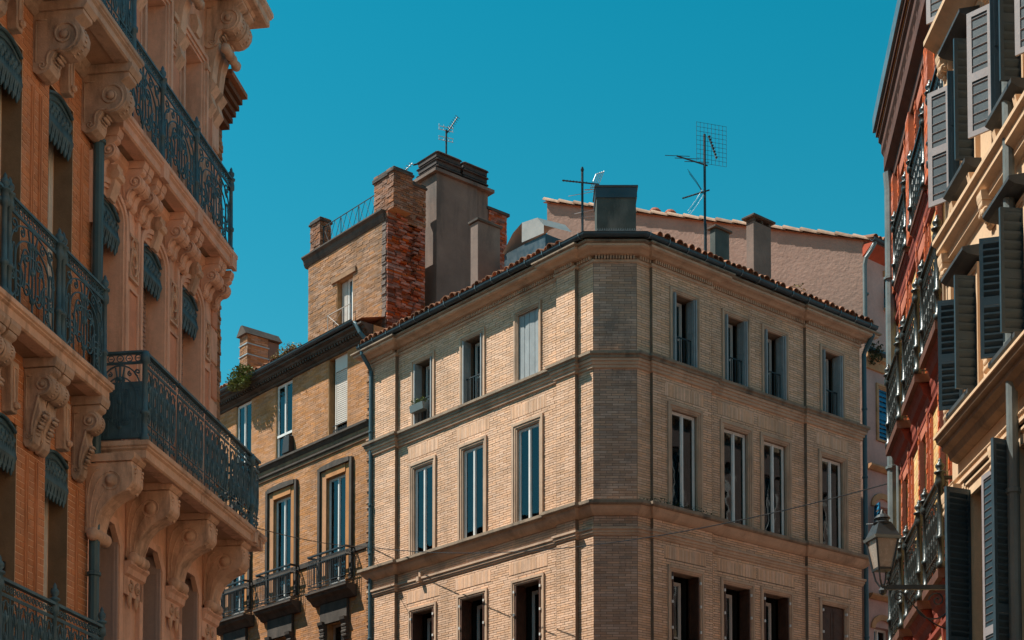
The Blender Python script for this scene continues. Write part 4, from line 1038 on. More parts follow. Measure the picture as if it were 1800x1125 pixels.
# top balcony and its corner bracket
tb = moulded_slab(SB, W, 0, 4.98, .78, 16.72, .26, 'stone_ornament', 'slab_soffit')
rail_run(tb, W, [.06, 1.2, 2.3, 3.4, 4.5, 4.9], .72, 16.72, 1.1, 'l', posts=False, gap=.03)
inst('railing', key, tb, frmat(Fr(W.xy(4.9, .06), math.degrees(W.ang) - 90), 0, 0, 16.72))
for u in (1.3, 2.83, 4.2, 4.52):
    o = console(SB, W, u, .26, .6, .75, 16.42, 'stone_ornament', name='bracket')
    k = MB(); k.lathe(W.p(u - .16, .34, 15.66), [(0, 0), (.06, .01), (.085, .06), (.06, .16), (.085, .26), (.06, .31), (0, .32)], 10, ax=(*W.u, 0)); k.build('roll', 'stone_ornament', o, smooth=True)
    k = MB(); k.profu(W, [(0, 15.8), (.24, 15.75), (.16, 15.5), (.12, 15.2), (.2, 15.08), (.1, 14.95), (.14, 14.8), (0, 14.6)], u - .1, u + .1); k.build('scroll_foot', 'stone_ornament', o)
drain(SB, W, -.12, .11, [(0, 0, 20), (0, 0, 0)], .07, 'pipe_blue', (12.0, 9.2, 6.3))

# ================================================================== left, nearer: orange brick building
NB = thing('brick_building', 'orange brick apartment building with scroll brackets nearest on the left', 'building', (*W.xy(-4), 0))
NC = [-1.0, -2.40, -3.80, -5.2]
g1 = [(c - .35, c + .35, 8.6, 12.12) for c in NC]; g0 = [(c - .33, c + .33, 4.5, 7.62) for c in NC]; g2 = [(c - .33, c + .33, 13.0, 16) for c in NC]
mb = MB(); wallgrid(mb, W, -50, -.05, 0, 20, -.005, g0 + g1 + g2, .34)
mb.poly([W.p(-50, 0, 20), W.p(-.05, 0, 20), W.p(-.05, -9, 20), W.p(-50, -9, 20)]); mb.build('wall', 'fire_mortar', NB)
b = MB(); bricks(b, W, -6, -.07, 4.4, 14, -.005, g0 + g1 + g2, ch=.078, bl=.22, j=.013, pr=.007, rg=.002); b.build('brickwork', 'fire_brick', NB, kind='stuff')
for grp in (g1, g0):
    for i, (a, bb, c, e) in enumerate(grp[:3]):
        o = pvc(NB, W, a, bb, c, e, -.27, 'white_frame', .06)
        k = MB()
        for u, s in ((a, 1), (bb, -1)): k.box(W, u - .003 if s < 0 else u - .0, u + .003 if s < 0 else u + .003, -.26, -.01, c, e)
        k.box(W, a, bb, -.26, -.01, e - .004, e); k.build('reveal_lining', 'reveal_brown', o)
        k = MB(); k.box(W, bb - .03, bb - .003, -.2, -.12, c + 1.4, c + 1.5); k.build('catch', 'black_iron', o)
        valance(o, W, (a + bb) / 2, bb - a - .01, e + .02, .55 if grp is g1 else .5, -.04, rise=.1)
        uc = (a + bb) / 2
        k = MB(); k.plate(W, [(uc - .07, e + .02), (uc + .07, e + .02), (uc + .10, e + .62), (uc - .10, e + .62)], 0, .13); ks = k.build('keystone', 'stone_grey', NB, bevel=.01)
        k = MB(); k.rframe(W, uc - .05, uc + .05, e + .12, e + .55, .015, .13, .142); k.lathe(W.p(uc, .13, e + .1), [(.04, 0), (.05, .03), (.03, .06)], 8, ax=(*W.n, 0)); k.build('keystone_relief', 'stone_ornament', ks)
        # moulded brick jamb lines
        k = MB()
        for s, u in ((-1, a), (1, bb)):
            k.box(W, u + s * .22 - .012, u + s * .22 + .012, 0, .022, c, e - .3); k.box(W, u + s * .27 - .008, u + s * .27 + .008, 0, .018, c, e - .3)
        k.build('jamb_mould', 'fire_brick', NB)
straight(NB, W, -16, -.06, 12.88, [(.14, 0), (.14, -.05), (.08, -.1), (.08, -.16), (.02, -.2)], 'stone_grey', 'frieze_mould')
nb1 = moulded_slab(NB, W, -6.2, -.42, .42, 8.66, .22, 'stone_ornament', 'slab_soffit')
rail_run(nb1, W, [-6.0, -4.55, -3.2, -1.83], .38, 8.66, 1.2, 's', gap=.1)
rail_run(nb1, W, [-1.72, -.5], .38, 8.66, 1.2, 's', gap=.04)
for u in (-3.09, -4.44): inst('railing_post', POST, nb1, frmat(W, u, .38, 8.66))
for u in (-1.84, -1.58, -.52, -3.24, -2.98, -4.6):
    console(NB, W, u, .19, .38, .95, 8.34, 'stone_grey')
nb2 = moulded_slab(NB, W, -8, -.14, .66, 13.02, .20, 'stone_grey', 'slab_soffit')
rail_run(nb2, W, [-6, -4.5, -3.0, -1.6, -.2], .60, 13.02, 1.2, 'l', gap=.02, posts=False); inst('railing_post', POST_S, nb2, frmat(W, -.2, .6, 13.02))
for u in (-4.4, -3.05, -1.68, -.30): console(NB, W, u, .26, .62, .76, 12.72, 'stone_grey')
nb0 = moulded_slab(NB, W, -6.2, -.42, .42, 4.4, .2, 'stone_ornament', 'slab_soffit')
rail_run(nb0, W, [-6.0, -4.55, -3.2, -1.83, -.48], .38, 4.4, 1.15, 'l', gap=.04)

# ================================================================== a further house whose eave shows past the stone building
FH = thing('far_brick_house', 'dark wooden eave of a brick house just past the stone building', 'house', (*W.xy(5.1, -.1), 0))
k = MB(); k.box(W, 4.70, 5.5, -6, -.22, 0, 15.6); k.build('wall', 'orange_stone', FH)
k = MB(); bricks(k, W, 4.70, 5.5, 9, 15.1, -.22, ch=.065, bl=.25, pr=.03, rg=.015); k.build('brickwork', 'tower_brick', FH, kind='stuff')
for i in range(5):
    k = MB(); z = 15.08 + i * .10; k.box(W, 4.75, 5.45, -.3, -.05 + i * .055, z, z + .08); k.build('eave_board', 'wood_eave', FH)
k = MB(); k.box(W, 4.7, 5.5, -6, .24, 15.60, 15.68); k.build('roof', 'terracotta', FH)

# ================================================================== right: red and yellow brick building
RR = Fr((5.818, 20.458), 263.156); ZK = lambda z: 1.6 + (z - 1.6) * 1.06
RB = thing('red_brick_building', 'red and yellow brick building with iron balconies and heavy dark cornice', 'building', (*RR.xy(-2.5), 0))
RU = [-.16, -2.12, -4.13]; lv = [(6.37, 1.2), (9.62, 1.16), (12.33, 1.0)]; tops = [8.97, 11.67, 14.0]
hs = [(c - .36, c + .36, z, t) for c in RU for (z, _), t in zip(lv, tops)]
mb = MB(); wallgrid(mb, RR, -5.25, 1.0, 0, 15.06, 0, hs, .3)
mb.poly([RR.p(-5.25, 0, 0), RR.p(-10, -28, 0), RR.p(-10, -28, 15.06), RR.p(-5.25, 0, 15.06)]); mb.poly([RR.p(-5.25, .3, 15.06), RR.p(1, .3, 15.06), RR.p(1, -7, 15.7), RR.p(-5.25, -7, 15.7)])
mb.build('wall', 'yellow_brick', RB)
b = MB(); bricks(b, RR, -5.25, .6, 5, 14.3, 0, [(h[0] - .3, h[1] + .3, h[2], h[3]) for h in hs], ch=.075, bl=.23, j=.008, pr=.006); b.build('brickwork', 'yellow_brick', RB, kind='stuff')
for c in RU:
    for (z, hh), t in zip(lv, tops):
        o = pvc(RB, RR, c - .36, c + .36, z, t, -.22, 'brown_shutter')
        for s in (-1, 1):
            for q, pr, wd_ in ((.41, .055, .10), (.60, .03, .07)):
                u = c + s * q; k = MB(); k.box(RR, u - wd_ / 2, u + wd_ / 2, -.02, pr, z, t + .35); p_ = k.build('pilaster', 'deep_red_brick', RB)
                k = MB(); bricks(k, RR, u - wd_ / 2, u + wd_ / 2, z, t + .35, pr, ch=.075, bl=.2, pr=.012, rg=.008); k.build('brickwork', 'deep_red_brick', p_, kind='stuff')
        k = MB(); k.profu(RR, [(0, t), (.04, t), (.05, t + .1), (.05, t + .22), (.03, t + .3), (0, t + .3)], c - .34, c + .34); k.build('lintel', 'deep_red_brick', o)
        dk = .22 if z < 12 else .09
        s = MB(); s.profu(RR, [(-.02, z), (dk + .05, z), (dk + .05, z - .12), (-.02, z - .12)] if z < 12 else [(-.02, z), (.12, z), (.12, z - .06), (-.02, z - .06)], c - .72, c + .72); bo = s.build('balcony', 'cornice_brown', RB)
        s = MB()
        if z < 12: s.profu(RR, [(-.02, z - .12), (.2, z - .12), (.16, z - .19), (.14, z - .27), (.08, z - .31), (.05, z - .40), (-.02, z - .42)], c - .66, c + .66)
        else: s.profu(RR, [(-.02, z - .065), (.1, z - .065), (.07, z - .12), (-.02, z - .13)], c - .70, c + .70)
        s.build('balcony_base', 'red_mould', bo)
        s = MB()
        for u in (c - .45, c + .45) if z < 12 else (): s.profu(RR, [(0, z - .42), (.06, z - .42), (.04, z - .75), (0, z - .8)], u - .07, u + .07)
        if z < 12: s.build('corbel', 'red_mould', bo)
        rail_run(bo, RR, [c - .68, c + .68], dk, z, hh, 'l', 'grey_iron', posts=False)
        pk = ('post', hh)
        if pk not in _pan: _pan[pk] = mesh_only(iron_post(hh + .03, .042), 'iron_post', 'grey_iron', True)
        for u in (c - .68, c + .68): inst('railing_post', _pan[pk], bo, frmat(RR, u, dk, z))
        sk = ('side', hh)
        if sk not in _pan: _pan[sk] = mesh_only(iron_lace(.2, hh, .2), 'side_railing', 'grey_iron')
        for u in (c - .68, c + .68) if z < 12 else (): inst('railing', _pan[sk], bo, frmat(Fr(RR.xy(u, .01), 263.156 - 90), 0, 0, z))
for u in (-1.14, -3.12, -5.05, .8):
    k = MB(); k.box(RR, u - .17, u + .17, -.02, .1, 12.3, 14.25); p_ = k.build('pier', 'deep_red_brick', RB)
    k = MB(); bricks(k, RR, u - .17, u + .17, 12.3, 14.25, .1, ch=.075, bl=.2, pr=.006, rg=.003); k.build('brickwork', 'deep_red_brick', p_, kind='stuff')
for z in (12.26, 9.5, 6.24):
    straight(RB, RR, -5.25, .9, z, [(.06, 0), (.06, -.06), (.04, -.1), (.04, -.2), (.02, -.24)], 'red_mould')
    straight(RB, RR, -5.25, .9, z - .34, [(.06, 0), (.06, -.06), (.02, -.1)], 'red_mould')
k = MB(); k.profu(RR, [(-.05, 15.274), (.33, 15.274), (.33, 15.068), (.285, 15.064), (.285, 14.977), (.24, 14.935), (.24, 14.797), (.2, 14.723), (.2, 14.479), (.08, 14.384), (.08, 14.214), (-.05, 14.161)], -5.28, 1.0); k.build('cornice', 'cornice_brown', RB)
u = -5.2
while u < .9:
    k = MB(); k.profu(RR, [(.05, 14.797), (.22, 14.797), (.2, 14.659), (.12, 14.511), (.05, 14.511)], u, u + .12); k.build('modillion', 'cornice_brown', RB); u += .36
k = MB(); k.box(RR, -5.32, 1.0, .33, .375, 15.168, 15.422); k.box(RR, -5.32, 1.0, .0, .33, 15.277, 15.380); k.build('gutter', 'zinc_light', RB)
drain(RB, RR, -5.18, .12, [(0, .02, 14.4), (0, 0, 14.1), (0, 0, 0)], .09, 'pipe_grey', (12.6, 10.9, 9.4, 8.0))
drain(RB, RR, -4.9, .06, [(0, 0, 10.0), (0, 0, 0)], .04, 'pipe_grey', (7.6,))

# ================================================================== house across the right-hand street (stands behind the red building; mirrored in the panes)
OP = Fr(R.xy(20, 9.5), 220.17)
XH = thing('opposite_house', 'sunlit pink brick house across the right-hand street, mirrored in the window panes', 'house', (*OP.xy(10), 0))
oh = [(u, u + .95, z, z + 2.1) for u in (1.0, 3.4, 5.8, 8.2, 10.6, 13.0, 15.4, 17.8, 20.0) for z in (2, 5.2, 8.6, 12.0, 15.3)]
mb = MB(); wallgrid(mb, OP, 0, 21.5, 0, 18.6, 0, oh, .25); mb.poly([OP.p(0, 0, 18.6), OP.p(21.5, 0, 18.6), OP.p(21.5, -6, 19.6), OP.p(0, -6, 19.6)])
mb.build('wall', 'pink_brick', XH)
for a, b_, c, e in oh: pvc(XH, OP, a, b_, c, e, -.18)
for z in (4.6, 8.0, 11.4, 14.8, 18.4): straight(XH, OP, 0, 21.5, z, [(.14, 0), (.14, -.1), (.05, -.2)], 'buff_stone')

# ================================================================== house across the left-hand street (hidden behind the stone building, added to block fill light; mirrored in the panes)
LP = Fr(L.xy(-3.4, 8.0), -49.83 + 180)
YH = thing('fill_blocker_house', 'unseen brick house added across the left-hand street to block fill light, mirrored in the lit panes', 'house', (*LP.xy(10), 0))
lh = [(u, u + .95, z, z + 2.1) for u in (1.2, 3.7, 6.2, 8.7, 11.2, 13.7, 16.2, 18.7, 21.2) for z in (2, 5.2, 8.6, 12.2)]
mb = MB(); wallgrid(mb, LP, 0, 26, 0, 15.0, 0, lh, .25); mb.poly([LP.p(0, 0, 0), LP.p(0, -9, 0), LP.p(0, -9, 15.0), LP.p(0, 0, 15.0)])
mb.poly([LP.p(0, .3, 15.0), LP.p(26, .3, 15.0), LP.p(26, -5, 16.0), LP.p(0, -5, 16.0)]); mb.poly([LP.p(0, -9, 15.0), LP.p(26, -9, 15.0), LP.p(26, -5, 16.0), LP.p(0, -5, 16.0)]); mb.poly([LP.p(0, -9, 0), LP.p(26, -9, 0), LP.p(26, -9, 15.0), LP.p(0, -9, 15.0)])
mb.build('wall', 'pink_brick', YH)
for a, b_, c, e in lh: pvc(YH, LP, a, b_, c, e, -.18)
for z in (4.6, 8.0, 11.8, 14.9): straight(YH, LP, 0, 26, z, [(.14, 0), (.14, -.1), (.05, -.2)], 'buff_dark')

# ================================================================== right, nearest: buff building with louvred shutters
RC = Fr((5.5, 20), -90)
KB = thing('buff_building', 'buff stone building with dark louvred shutters at the right edge', 'building', (*RC.xy(3), 0))
KC = [1.62, 3.32, 5.0]
k1 = [(c - .3, c + .3, 8.0, 9.4) for c in KC]; k2 = [(c - .3, c + .3, 10.74, 12.25) for c in KC]; k0 = [(1.5, 2.5, 3.5, 7.0), (3.3, 4.3, 3.5, 7.0)]; k3 = [(c - .3, c + .3, 13.1, 14.7) for c in KC]
mb = MB(); wallgrid(mb, RC, .72, 50, 0, 17, 0, k0 + k1 + k2 + k3, .3)
mb.poly([RC.p(.72, 0, 0), RC.p(.72, -7, 0), RC.p(.72, -7, 17), RC.p(.72, 0, 17)]); mb.poly([RC.p(.72, 0, 17), RC.p(50, 0, 17), RC.p(50, -7, 17), RC.p(.72, -7, 17)]); mb.build('wall', 'buff_stone', KB)
k = MB(); k.box(RC, .74, .98, -.02, .07, 3, 6.75); k.box(RC, 1.06, 1.3, -.02, .05, 3, 6.75); k.build('pilaster', 'buff_stone', KB)
k = MB(); k.box(RC, .74, .95, -.02, .06, 7.8, 9.9); k.build('pilaster', 'buff_stone', KB); k = MB(); k.box(RC, .74, .95, -.02, .06, 10.4, 12.6); k.build('pilaster', 'buff_stone', KB)
k = MB(); k.box(RC, 2.62, 2.9, -.02, .07, 3, 6.75); k.build('pilaster', 'buff_stone', KB)
straight(KB, RC, .95, 12, 7.78, [(.30, 0), (.30, -.035)], 'buff_stone', 'cornice'); straight(KB, RC, .97, 12, 7.745, [(.28, 0), (.26, -.06), (.2, -.09), (.2, -.14), (.13, -.18), (.1, -.26), (.02, -.3)], 'buff_dark', 'cornice')
straight(KB, RC, .74, 12, 7.16, [(.07, 0), (.07, -.04), (.05, -.06), (.05, -.12), (.02, -.13), (.02, -.26)], 'buff_stone', 'architrave')
k = MB(); u = .78
while u < 4.5: k.lathe(RC.p(u, .07, 7.17), [(.005, 0), (.02, .02), (.022, .05), (.005, .075)], 5, ax=(RC.u[0] * .6, RC.u[1] * .6, .8)); u += .052
k.build('rope_mould', 'buff_stone', KB, kind='stuff')
for u in (.86, 1.18, 2.76):
    o = console(KB, RC, u, .17, .14, .34, 7.0, 'buff_stone', beads=True, name='capital')
straight(KB, RC, .72, 12, 10.34, [(.22, 0), (.22, -.05), (.17, -.08), (.17, -.16), (.08, -.22), (.08, -.3), (.02, -.33)], 'buff_stone'); straight(KB, RC, .72, 12, 12.92, [(.3, 0), (.3, -.06), (.2, -.12), (.1, -.2), (.02, -.24)], 'buff_stone')
for u in (.85, 2.5):
    console(KB, RC, u, .14, .15, .3, 10.0, 'buff_stone', name='capital'); console(KB, RC, u, .14, .15, .3, 12.6, 'buff_stone', name='capital'); console(KB, RC, u, .14, .12, .26, 8.2, 'buff_stone', name='capital', beads=False)
for grp, hood in ((k1, True), (k2, True), (k3, False)):
    for i, (a, b_, c, e) in enumerate(grp):
        o = pvc(KB, RC, a, b_, c, e, -.2, 'grey_frame', .05)
        surround(o, RC, a, b_, c, e, .12, 0, 'buff_stone', .06)
        k = MB(); k.profu(RC, [(0, c), (.2, c), (.2, c - .05), (.12, c - .1), (0, c - .13)], a - .16, b_ + .16); k.build('sill', 'slate', o)
        for u in (a - .06, b_ + .06):
            k = MB(); k.profu(RC, [(0, c - .15), (.14, c - .15), (.12, c - .25), (.04, c - .34), (0, c - .34)], u - .05, u + .05); k.build('sill_bracket', 'buff_stone', o)
        if hood:
            k = MB(); k.profu(RC, [(0, e + .32), (.24, e + .28), (.24, e + .24), (.18, e + .2), (0, e + .16)], a - .16, b_ + .16); k.build('hood', 'slate', o)
        if grp is k1:
            leaf_shutter(o, RC.xy(a - .02, .03), RC.xy(a - .10, .30), c + .03, e - .02, 'blue_shutter', .035, louvre=.075)
            leaf_shutter(o, RC.xy(b_ + .02, .03), RC.xy(b_ + .06, .31), c + .03, e - .02, 'blue_shutter', .035, louvre=.1)
        else:
            leaf_shutter(o, RC.xy(a - .34, .04), RC.xy(a - .57, .26), c + .03, e - .02, 'lilac_shutter', .028, louvre=.10, fill=.17, gap_shade='blue_shutter')
            leaf_shutter(o, RC.xy(a - .03, .03), RC.xy(a - .05, .16), c + .03, e - .02, 'blue_shutter', .035)
            leaf_shutter(o, RC.xy(b_ + .03, .03), RC.xy(b_ + .05, .28), c + .03, e - .02, 'blue_shutter', .035, louvre=.09)
for a, b_, c, e in k0:
    o = pvc(KB, RC, a, b_, c, e, -.2, 'grey_frame', .05)
    surround(o, RC, a, b_, c, e, .12, 0, 'buff_stone', .05)
    leaf_shutter(o, RC.xy(a + .02, .03), RC.xy(a + .18, .36), c, e - .04, 'blue_shutter', .04, louvre=.07)
    leaf_shutter(o, RC.xy(b_ - .02, .0), RC.xy(b_ - .42, .04), c, e - .04, 'lilac_shutter', .03, louvre=.085, fill=.17, gap_shade='blue_shutter')
drain(KB, RC, 3.42, .12, [(0, 0, 17), (0, 0, 0)], .065, 'pipe_grey', (12.6, 9.3, 6.4, 8.0))
drain(KB, RC, .8, .1, [(0, 0, 10.2), (0, 0, 7.9)], .022, 'buff_dark', (8.35,))

# ================================================================== street lantern on its wall bracket
SLx, SLy = 4.60, 19.42
LN = thing('wall_lantern', 'black four-sided street lantern with frosted panes on a wall bracket', 'lantern', (SLx, SLy, 5.75))
def sq(h0, z0, h1, z1, m, nm, par=LN, skip=()):
    k = MB(); a = math.radians(45 + 12)
    P = lambda h, z: [(SLx + h * math.cos(a + math.pi / 2 * i) * 1.414, SLy + h * math.sin(a + math.pi / 2 * i) * 1.414, z) for i in range(4)]
    k.hexa(P(h0, z0) + P(h1, z1)); return k.build(nm, m, par)
sq(.085, 6.10, .142, 6.45, 'lamp_glass', 'lamp_glass')
k = MB(); a0 = math.radians(45 + 12)
for i in range(4):
    ca, sa = math.cos(a0 + math.pi / 2 * i) * 1.414, math.sin(a0 + math.pi / 2 * i) * 1.414
    k.tube([(SLx + .09 * ca, SLy + .09 * sa, 6.06), (SLx + .15 * ca, SLy + .15 * sa, 6.48)], .014, 5)
    k.tube([(SLx + .09 * ca, SLy + .09 * sa, 6.08), (SLx + .065 * ca, SLy + .065 * sa, 5.95), (SLx + .02 * ca, SLy + .02 * sa, 5.86)], .012, 5)
k.build('lamp_frame', 'black_iron', LN)
sq(.095, 6.07, .10, 6.10, 'black_iron', 'lower_rim'); sq(.17, 6.45, .183, 6.485, 'pipe_grey', 'upper_rim'); sq(.165, 6.485, .09, 6.66, 'black_iron', 'roof_skirt')
k = MB(); k.lathe((SLx, SLy, 6.65), [(.10, 0), (.12, .02), (.085, .04), (.085, .07), (.105, .08), (.07, .12), (.03, .14), (.02, .17), (.005, .2)], 12); k.build('chimney_top', 'black_iron', LN)
k = MB(); k.lathe((SLx, SLy, 5.76), [(.01, 0), (.045, .02), (.055, .06), (.03, .1), (.035, .13)], 8); k.build('socket', 'black_iron', LN)
k = MB(); k.box(Fr((SLx, SLy), 0), 0, .87, -.02, .02, 5.83, 5.89); k.box(Fr((SLx, SLy), 0), .85, .885, -.05, .05, 5.2, 6.0); k.build('bracket_arm', 'black_iron', LN)
k = MB()
def loc3(pts): return [(SLx + x, SLy, z) for x, z in pts]
k.tube(loc3(bez((.85, 5.35), (.75, 5.3), (.5, 5.45), (.25, 5.8), 14)), .010, 5)
k.tube(loc3(spiral((.20, 5.74), .08, 1.4, 0, 1, 18)), .010, 5); k.tube(loc3(spiral((.68, 5.70), .11, 1.5, math.pi, -1, 18)), .010, 5); k.tube(loc3(arc((.62, 5.62), .2, .16, 0, -math.pi, 12)), .010, 5)
k.build('scrollwork', 'black_iron', LN)
k = MB(); k.tube([(SLx - .2, SLy, 6.66), (SLx - .02, SLy, 6.67)], .006, 4); k.build('crossbar', 'metal_pale', LN)
LN.location = (SLx + .05, SLy, 5.75 + .14)

# ================================================================== overhead cable
P0 = Vector(W.p(4.7, .1, 8.35)); P1 = Vector(L.p(-8.72, .1, 12.12)); P2 = Vector(RR.p(-5.2, .2, 9.15))
def hang(a, b, sag, n=24): return [tuple(a.lerp(b, i / n) - Vector((0, 0, sag * 4 * (i / n) * (1 - i / n)))) for i in range(n + 1)]
P3 = Vector(L.p(-.5, .4, 11.22))
mb = MB(); mb.tube(hang(P1, P2, .55, 40), .011, 5); mb.tube(hang(P0, P1, .12), .009, 5)
c = mb.build('overhead_cable', 'black_plastic'); c['label'] = 'thin black cable strung across the street in front of the corner building'; c['category'] = 'cable'
mb = MB(); mb.box(L, -8.80, -8.64, 0, .1, 12.0, 12.2); mb.build('cable_bracket', 'black_iron', OH)

# ================================================================== aerials
def rod(k, a, b, r=.006): k.tube([a, b], r * 1.5, 4)
AE = thing('tv_aerial', 'tall mast aerial with square grid reflector above the right-hand roof', 'aerial', R.p(4.52, -2.05, 18.0), 'rooftop aerials')
mx, my, _ = R.p(4.52, -2.05, 0)
k = MB(); rod(k, (mx, my, 18.0), (mx, my, 22.35), .022); rod(k, (mx + .03, my, 18.0), (mx + .03, my, 20), .012); k.build('mast', 'metal_aerial', AE)
k = MB()
for i in range(9): rod(k, (mx - .22 + i * .1, my + .25 * (i - 4) / 8, 21.55), (mx - .22 + i * .1, my + .25 * (i - 4) / 8, 22.62), .003)
for i in range(10): z = 21.55 + i * .118; rod(k, (mx - .22, my - .125, z), (mx + .58 - .0, my + .125, z), .003)
k.build('grid_reflector', 'metal_aerial', AE)
k = MB(); rod(k, (mx + .1, my, 22.3), (mx + .28, my - .2, 21.6), .012)
for i in range(8): t = i / 7; x = mx + .12 + .16 * t; z = 22.25 - .62 * t; k.lathe((x, my - .05 - .14 * t, z), [(.03, 0), (.035, .02), (.03, .03)], 6)
k.build('director_boom', 'black_iron', AE)
k = MB(); rod(k, (mx - .72, my, 21.78), (mx + .08, my, 21.52), .014)
for x, z in ((-.7, 21.76), (-.45, 21.69), (-.2, 21.6)): rod(k, (mx + x - .35, my - .3, z - .12), (mx + x + .35, my + .3, z + .16), .006)
k.build('dipole_boom', 'metal_aerial', AE)
k = MB(); rod(k, (mx - .58, my, 20.66), (mx + .12, my, 20.88), .014)
for i in range(6): x = -.52 + i * .1; rod(k, (mx + x, my - .1, 20.62 + i * .035), (mx + x, my + .1, 20.74 + i * .035), .007)
for s in (-1, 1):
    for q in (-.12, .0, .12): k.tube([(mx - .05 + q * .3, my + q, 20.82), (mx - .2 + q * .3, my + q, 20.82 + s * .25), (mx - .42 + q * .3, my + q, 20.82 + s * .55)], .005, 4)
k.build('corner_reflector', 'metal_aerial', AE)
AE2 = thing('tv_aerial', 'short mast aerial with long boom left of the dark square chimney', 'aerial', (1.78, 38.0, 18.5), 'rooftop aerials')
x, y = 1.745, 38.0
k = MB(); rod(k, (x, y, 18.5), (x, y, 20.72), .02); k.lathe((x, y, 20.62), [(.03, 0), (.045, .05), (.02, .12)], 6); k.build('mast', 'metal_aerial', AE2)
k = MB(); rod(k, (x - .5, y, 20.40), (x + .42, y, 20.30), .013)
for i in range(8): rod(k, (x - .46 + i * .08, y - .12, 20.36 - i * .008), (x - .46 + i * .08, y + .12, 20.43 - i * .008), .006)
k.build('boom', 'metal_aerial', AE2)
k = MB()
for i in range(5): rod(k, (x + .2 + i * .05, y, 20.2 + i * .02), (x + .34 + i * .05, y, 20.56 + i * .02), .006)
rod(k, (x + .2, y, 20.2), (x + .42, y, 20.27), .007); rod(k, (x + .34, y, 20.56), (x + .54, y, 20.62), .007); rod(k, (x + .05, y, 20.16), (x + .45, y, 20.18), .01)
rod(k, (x - .35, y, 20.0), (x + .3, y, 20.12), .005); rod(k, (x - .2, y, 19.55), (x + .3, y, 19.66), .006); rod(k, (x - .1, y, 19.45), (x + .3, y, 19.5), .005); k.build('reflector', 'metal_pale', AE2, kind='stuff')
AE3 = thing('tv_aerial', 'small aerial with slanted comb on top of the tall rendered chimney', 'aerial', S.p(2.4, -.5, 23.7), 'rooftop aerials')
x, y, _ = S.p(2.42, -.5, 0)
k = MB(); rod(k, (x, y, 23.2), (x, y, 24.75), .018); rod(k, (x - .14, y, 24.0), (x - .02, y, 23.75), .012); k.build('mast', 'metal_aerial', AE3)
k = MB()
for z in (24.42, 24.52, 24.72, 24.82): rod(k, (x - .22, y - .1, z), (x + .2, y + .1, z + .01), .007)
for q in (-.2, -.07, .07, .18): rod(k, (x + q, y + q * .5, 24.42), (x + q, y + q * .5, 24.53), .006); rod(k, (x + q, y + q * .5, 24.72), (x + q, y + q * .5, 24.88), .006)
k.build('grid_reflector', 'metal_pale', AE3)
k = MB(); rod(k, (x, y, 24.62), (x + .32, y, 25.12), .012)
for i in range(8): t = i / 7; rod(k, (x + .04 + .28 * t - .06, y - .05, 24.70 + .42 * t + .03), (x + .04 + .28 * t + .06, y + .05, 24.70 + .42 * t - .02), .006)
k.build('boom', 'metal_aerial', AE3)
k = MB(); rod(k, (x - .95, y, 23.72), (x - .3, y, 23.85), .018); k.build('side_arm', 'metal_aerial', AE3)
AE4 = thing('tv_aerial', 'tiny comb aerial leaning above the brick pillar of the rooftop room', 'aerial', T.p(-8.8, -.5, 22.6), 'rooftop aerials')
x, y, _ = T.p(-8.55, -.6, 0)
k = MB(); rod(k, (x - .25, y, 22.55), (x + .15, y, 22.95), .009)
for i in range(6): t = i / 5; rod(k, (x - .22 + .34 * t - .07, y, 22.6 + .33 * t + .03), (x - .22 + .34 * t + .07, y, 22.6 + .33 * t - .02), .006)
rod(k, (x - .45, y, 22.62), (x - .05, y, 22.66), .006); rod(k, (x, y, 22.4), (x, y, 22.8), .01); k.build('comb', 'metal_pale', AE4)

# ================================================================== plants
def tuft(name, label, cen, size, n, m, cat='plant', droop=.5, blade=.05):
    """leaf clumps: many small folded leaves spread through the volume"""
    t = thing(name, label, cat, cen)
    k = MB(); st = MB()
    for i in range(n):
        a = rnd() * 6.283; q = rnd() ** .5
        p = Vector((cen[0] + size[0] * (rnd() - .5) * 2 * q, cen[1] + size[1] * (rnd() - .5) * 2, cen[2] + size[2] * (rnd() ** 1.3) - size[2] * droop * rnd() * .5))
        dr = Vector((math.cos(a), math.sin(a), rnd() * 1.4 - .5)).normalized(); s = dr.cross(Vector((rnd() - .5, rnd() - .5, 1))).normalized(); l = blade * (.6 + .9 * rnd())
        k.poly([tuple(p), tuple(p + dr * l * .5 + s * l * .28), tuple(p + dr * l), tuple(p + dr * l * .5 - s * l * .28)])
        if i % 12 == 0: st.tube([(cen[0] + (p.x - cen[0]) * .6, cen[1] + (p.y - cen[1]) * .6, cen[2] - .03), tuple(p)], .004, 3)
    k.build('foliage', m, t); st.build('stems', m, t); return t
def along(fr, u0, u1, d, z, wide, hgt):
    c = fr.p((u0 + u1) / 2, d, z); e = abs(u1 - u0) / 2
    return c, (e * abs(fr.u[0]) + wide, e * abs(fr.u[1]) + wide, hgt)
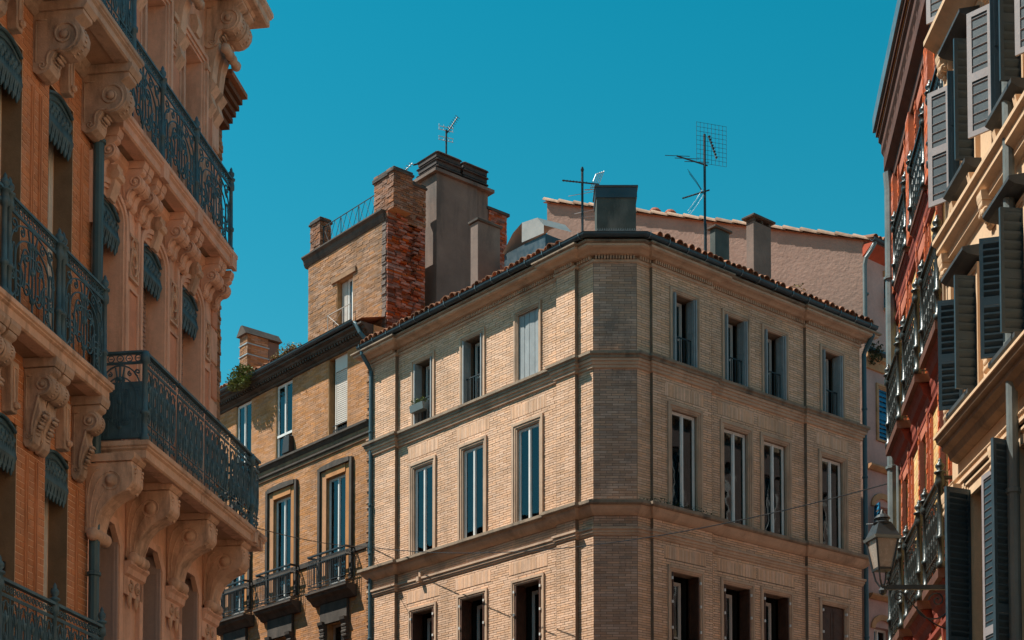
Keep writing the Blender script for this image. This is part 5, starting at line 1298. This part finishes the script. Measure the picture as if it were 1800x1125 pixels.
def row_tuft(name, label, fr, u0, u1, d, z, hgt, n, m, **kw):
    t = thing(name, label, 'plant', fr.p((u0 + u1) / 2, d, z)); k = MB()
    for i in range(n):
        u = (u0 + u1) / 2 + (u1 - u0) / 2 * (rnd() + rnd() - 1); env = 1 - abs((u - (u0 + u1) / 2) / ((u1 - u0) / 2)) ** 2 * .7
        p = Vector(fr.p(u, d + (rnd() - .5) * .3 * env, z + (rnd() * 1.25 - .5) * hgt * env)); a = rnd() * 6.283
        dr = Vector((math.cos(a), math.sin(a), rnd() * 1.3 - .4)).normalized(); s = dr.cross(Vector((rnd() - .5, rnd() - .5, 1))).normalized(); l = kw.get('blade', .07) * (.6 + .8 * rnd())
        k.poly([tuple(p), tuple(p + dr * l * .5 + s * l * .3), tuple(p + dr * l), tuple(p + dr * l * .5 - s * l * .3)])
    k.build('foliage', m, t); return t
row_tuft('gutter_plant', 'dense green clump of weeds hanging over the orange house gutter', L, -15.6, -14.1, .52, 18.26, .55, 1100, 'leaf', blade=.1)
row_tuft('gutter_plant', 'sparse dry yellowish weeds along the gutter below the rooftop room', L, -13.3, -11.6, .40, 18.45, .22, 420, 'dry_leaf')
row_tuft('ledge_moss', 'dark moss and weeds on the ledge at the chamfered corner', R, -.2, 2.6, .16, 11.5, .16, 500, 'moss', blade=.05)
row_tuft('roof_weed', 'small dry weed sprouting between right-hand eave tiles', R, 4.9, 5.5, .4, 17.68, .12, 60, 'dry_leaf', blade=.06)
row_tuft('ledge_plant', 'dark plant on the pink house ledge beside the drainpipe', Q, -.05, .5, .2, 17.9, .5, 260, 'moss', blade=.09)
FB = thing('window_box', 'green trough of small plants hanging at the leftmost top window', 'planter', L.p(-6.45, .12, 15.3))
k = MB(); k.profu(L, [(-.02, 15.42), (.2, 15.42), (.17, 15.24), (.0, 15.24)], -6.78, -6.22); k.build('trough', 'pipe_grey', FB)
k = MB()
for i in range(160):
    p = Vector(L.p(-6.5 + (rnd() - .5) * .5, .09 + (rnd() - .5) * .16, 15.42 + rnd() * .15)); a = rnd() * 6.283; dr = Vector((math.cos(a), math.sin(a), rnd())).normalized(); s = dr.cross(Vector((0, .2, 1))).normalized(); l = .05
    k.poly([tuple(p), tuple(p + dr * l * .5 + s * l * .3), tuple(p + dr * l), tuple(p + dr * l * .5 - s * l * .3)])
k.build('foliage', 'leaf', FB)
